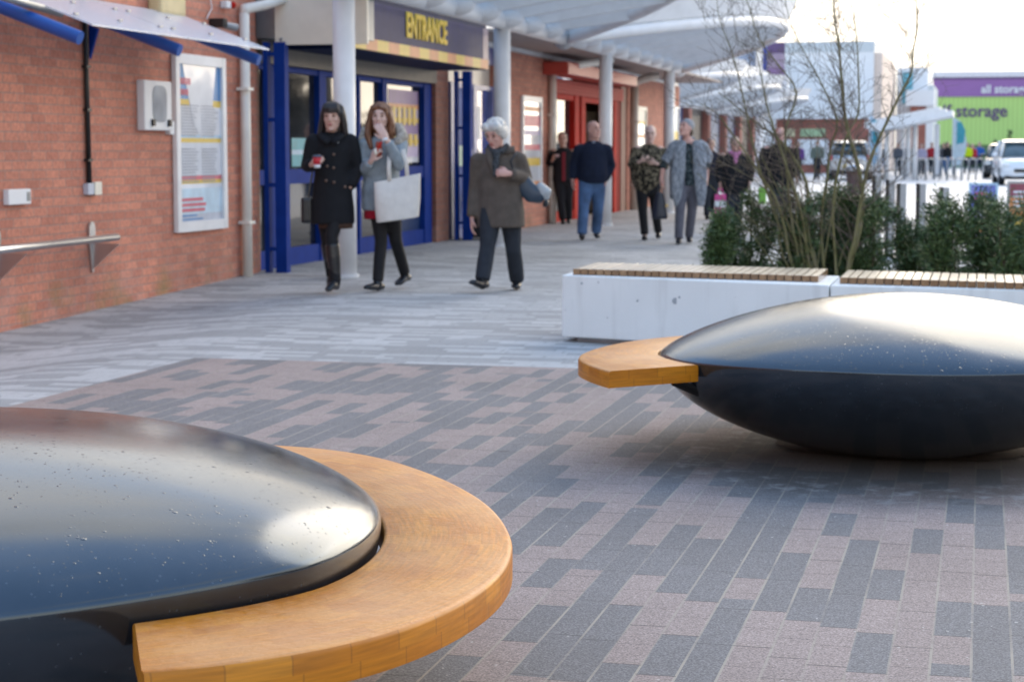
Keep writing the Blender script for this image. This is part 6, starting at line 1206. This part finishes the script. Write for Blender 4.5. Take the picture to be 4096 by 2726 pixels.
# --- figures further back, with their own colours and strides
def stroller(label, loc, h, coat, trouser, hairm, skin=M_skin, hat=None, rz=0.0, coat_low=.55, stride=.12, bagm=None, wide=1.0, group='shoppers in the distance', voxel=.016, scarf=None):
    k = h/1.70; J = {a: V3(v)*k for a, v in dict(hd=(0, -.02, 1.575), nk=(0, .01, 1.42), sl=(-.17*wide, 0, 1.36), sr=(.17*wide, 0, 1.36), el=(-.23*wide, .04, 1.10), wl=(-.22*wide, -.06, .88), er=(.23*wide, -.02, 1.10), wr=(.21*wide, -.12, .90), pl=(-.08, 0, .84), pr=(.08, 0, .84), kl=(-.08, -stride*.6, .46), al=(-.08, -stride, .09), tl=(-.085, -stride-.13, .02), kr=(.08, stride*.2, .47), ar=(.08, stride*1.2, .12), tr=(.085, stride*1.2-.12, .02)).items()}
    t, J, Mh = person(label, loc, J, skin, group, head=(rz*.5, .05, 0), hk=k, voxel=voxel, bulk=wide, hands=[(J['wl'], (0, -.1, -1), (1, 0, 0), (0, -1, 0), .6), (J['wr'], (0, -.2, -1), (-1, 0, 0), (0, -1, 0), .6)] if voxel < .012 else ())
    if voxel >= .012:
        pass
    t.rotation_euler = (0, 0, YAW+rz)
    low = coat_low*h; W_ = wide
    garment(t, 'coat', coat, [torso_tube([(0, .01, low, .19*W_, .15*W_), (0, .01, (low+1.1*k)/2, .185*W_, .15*W_), (0, .01, 1.12*k, .17*W_, .135*W_), (0, .01, 1.28*k, .18*W_, .135), (0, .01, 1.36*k, .165*W_, .105), (0, .01, 1.43*k, .08, .08)]), sleeve(J, 'l', .07*W_, .05, .97), sleeve(J, 'r', .07*W_, .05, .97)], max(.014, voxel))
    garment(t, 'trousers', trouser, legs(J, .082), max(.014, voxel)); hair(t, J['hd'], Mh, hairm, [('e', (0, .03*k, .035*k), (.09*k, .102*k, .092*k)), ('e', (0, .075*k, -.05*k), (.08*k, .05*k, .09*k))], 'hat' if hat else 'hair', max(.012, voxel))
    for s in 'lr': shoe(t, J, s, C_leather, 'shoe', 0)
    if scarf: garment(t, 'scarf', scarf, [([V3((-.08, -.03, 1.42))*k, V3((-.04, -.10, 1.38))*k, V3((.04, -.10, 1.38))*k, V3((.08, -.03, 1.42))*k], [.035]*4, None, True), ([V3((0, -.11, 1.38))*k, V3((.0, -.15, 1.25))*k], [.04, .03], None, True)], .014)
    return t, J
C_white2 = cloth('lavender_grey_cloth', (.40, .36, .46)); C_redc = cloth('red_cloth', (.42, .03, .04)); C_hivis = cloth('hi_vis_yellow', (.55, .70, .02)); C_bluej = cloth('mid_blue_jacket', (.02, .10, .34)); C_purp = cloth('purple_cloth', (.12, .05, .22)); C_gr = cloth('grey_green_cloth', (.16, .20, .17)); C_pinkc = cloth('pink_scarf', (.55, .20, .36)); C_bright = cloth('bright_blue_cloth', (.01, .12, .55)); C_slate = cloth('slate_cloth', (.10, .11, .13))
ta, Ja = stroller('black haired woman in black coat and pink scarf behind the tree', (-3.75, 30.0, 0), 1.50, C_black, C_trouser, H_black, wide=1.2, scarf=C_pinkc, voxel=.011, coat_low=.42)
stroller('red haired person in black coat, partly behind tree stems', (-3.10, 30.4, 0), 1.64, C_black, C_trouser, H_red, M_skin2, wide=1.25, voxel=.011, coat_low=.42)
stroller('dark coated person just behind the grey knitted wrap', (-4.95, 36.0, 0), 1.50, C_navy, C_trouser, H_brown, voxel=.012)
cb = thing('carrier_bag', 'pink and white carrier bag above the slim yew shrub', 'bag', (-3.93, 29.7, .30), YAW)
b = MB()
for j, (z, mt) in enumerate(((.0, 0), (.14, 1), (.26, 0))): b.box((-.085, -.04, z*.8), (.085, .04, z*.8+(.111 if j < 2 else .10)), mt)
b.build('bag_body', [mat('bag_pink', (.65, .06, .26), .4), M_paper], cb); MB().tube([(-.04, 0, .30), (-.02, 0, .40), (.02, 0, .40), (.04, 0, .30)], .01, 6).build('handle', mat('bag_pink', (0, 0, 0)), cb)
cb = thing('carrier_bag', 'lime green carrier bag behind the left yew shrubs', 'bag', (-3.32, 30.0, .35), YAW); MB().box((-.06, -.04, .1), (.06, .04, .36), bev=.02).build('bag_body', mat('bag_lime', (.16, .42, .05), .4), cb); MB().tube([(-.05, 0, .36), (0, 0, .46), (.05, 0, .36)], .01, 6).build('handle', M_paper, cb)
FAR = [((-.235, 113.0), 1.76, C_bluej, C_navy, H_brown, 'man in blue jacket and dark trousers walking by the dark car', 1.1),
    ((-3.05, 100), 1.62, C_white2, C_trouser, H_dblond, 'far walker in pale lavender coat left of the totem', 1.15), ((-2.62, 103), 1.7, C_redc, C_trouser, H_brown, 'far walker in red just left of the white totem', 1.0),
    ((-2.02, 103), 1.68, C_slate, C_jeans, H_brown, 'far walker in slate jacket right of the white totem', 1.0), ((-1.78, 101), 1.72, C_black, C_jeans, H_black, 'far walker in black with jeans, beside feather flag', 1.0),
    ((-1.5, 104), 1.6, C_redc, C_trouser, H_brown, 'far walker in red right behind the feather flag', 1.1), ((-.86, 108), 1.72, C_hivis, C_trouser, H_brown, 'far worker in yellow hi vis right of feather flag', 1.05),
    ((-.6, 110), 1.66, C_redc, C_trouser, H_dblond, 'far walker in red next to the hi vis worker', 1.0), ((-3.5, 102), 1.7, C_navy, C_trouser, H_brown, 'far walker in navy under the wedge canopies', 1.1),
    ((-3.85, 102.5), 1.66, C_navy, C_trouser, H_brown, 'far walker in navy, second under the wedge canopies', 1.1), ((-4.25, 101), 1.68, C_slate, C_trouser, H_dblond, 'far walker in grey below the wedge canopies', 1.0), ((-4.75, 98), 1.66, C_black, C_jeans, H_black, 'far walker in black right of the teal banner', .95),
    ((-8.0, 80), 1.6, C_bright, C_trouser, H_brown, 'far child in bright blue seen between tree stems', .9), ((-7.4, 80), 1.66, C_purp, C_trouser, H_brown, 'far walker in purple beside the silver car', 1.0), ((-6.95, 84), 1.74, C_gr, C_trouser, H_grey, 'far walker in grey green left of the silver car', 1.1)]
for (x, y), h, ct, tr, hm, lb, wd in FAR: stroller(lb, (x, y, .006), h, ct, tr, hm, wide=wd, voxel=.022, rz=rnd.uniform(-.6, .6))
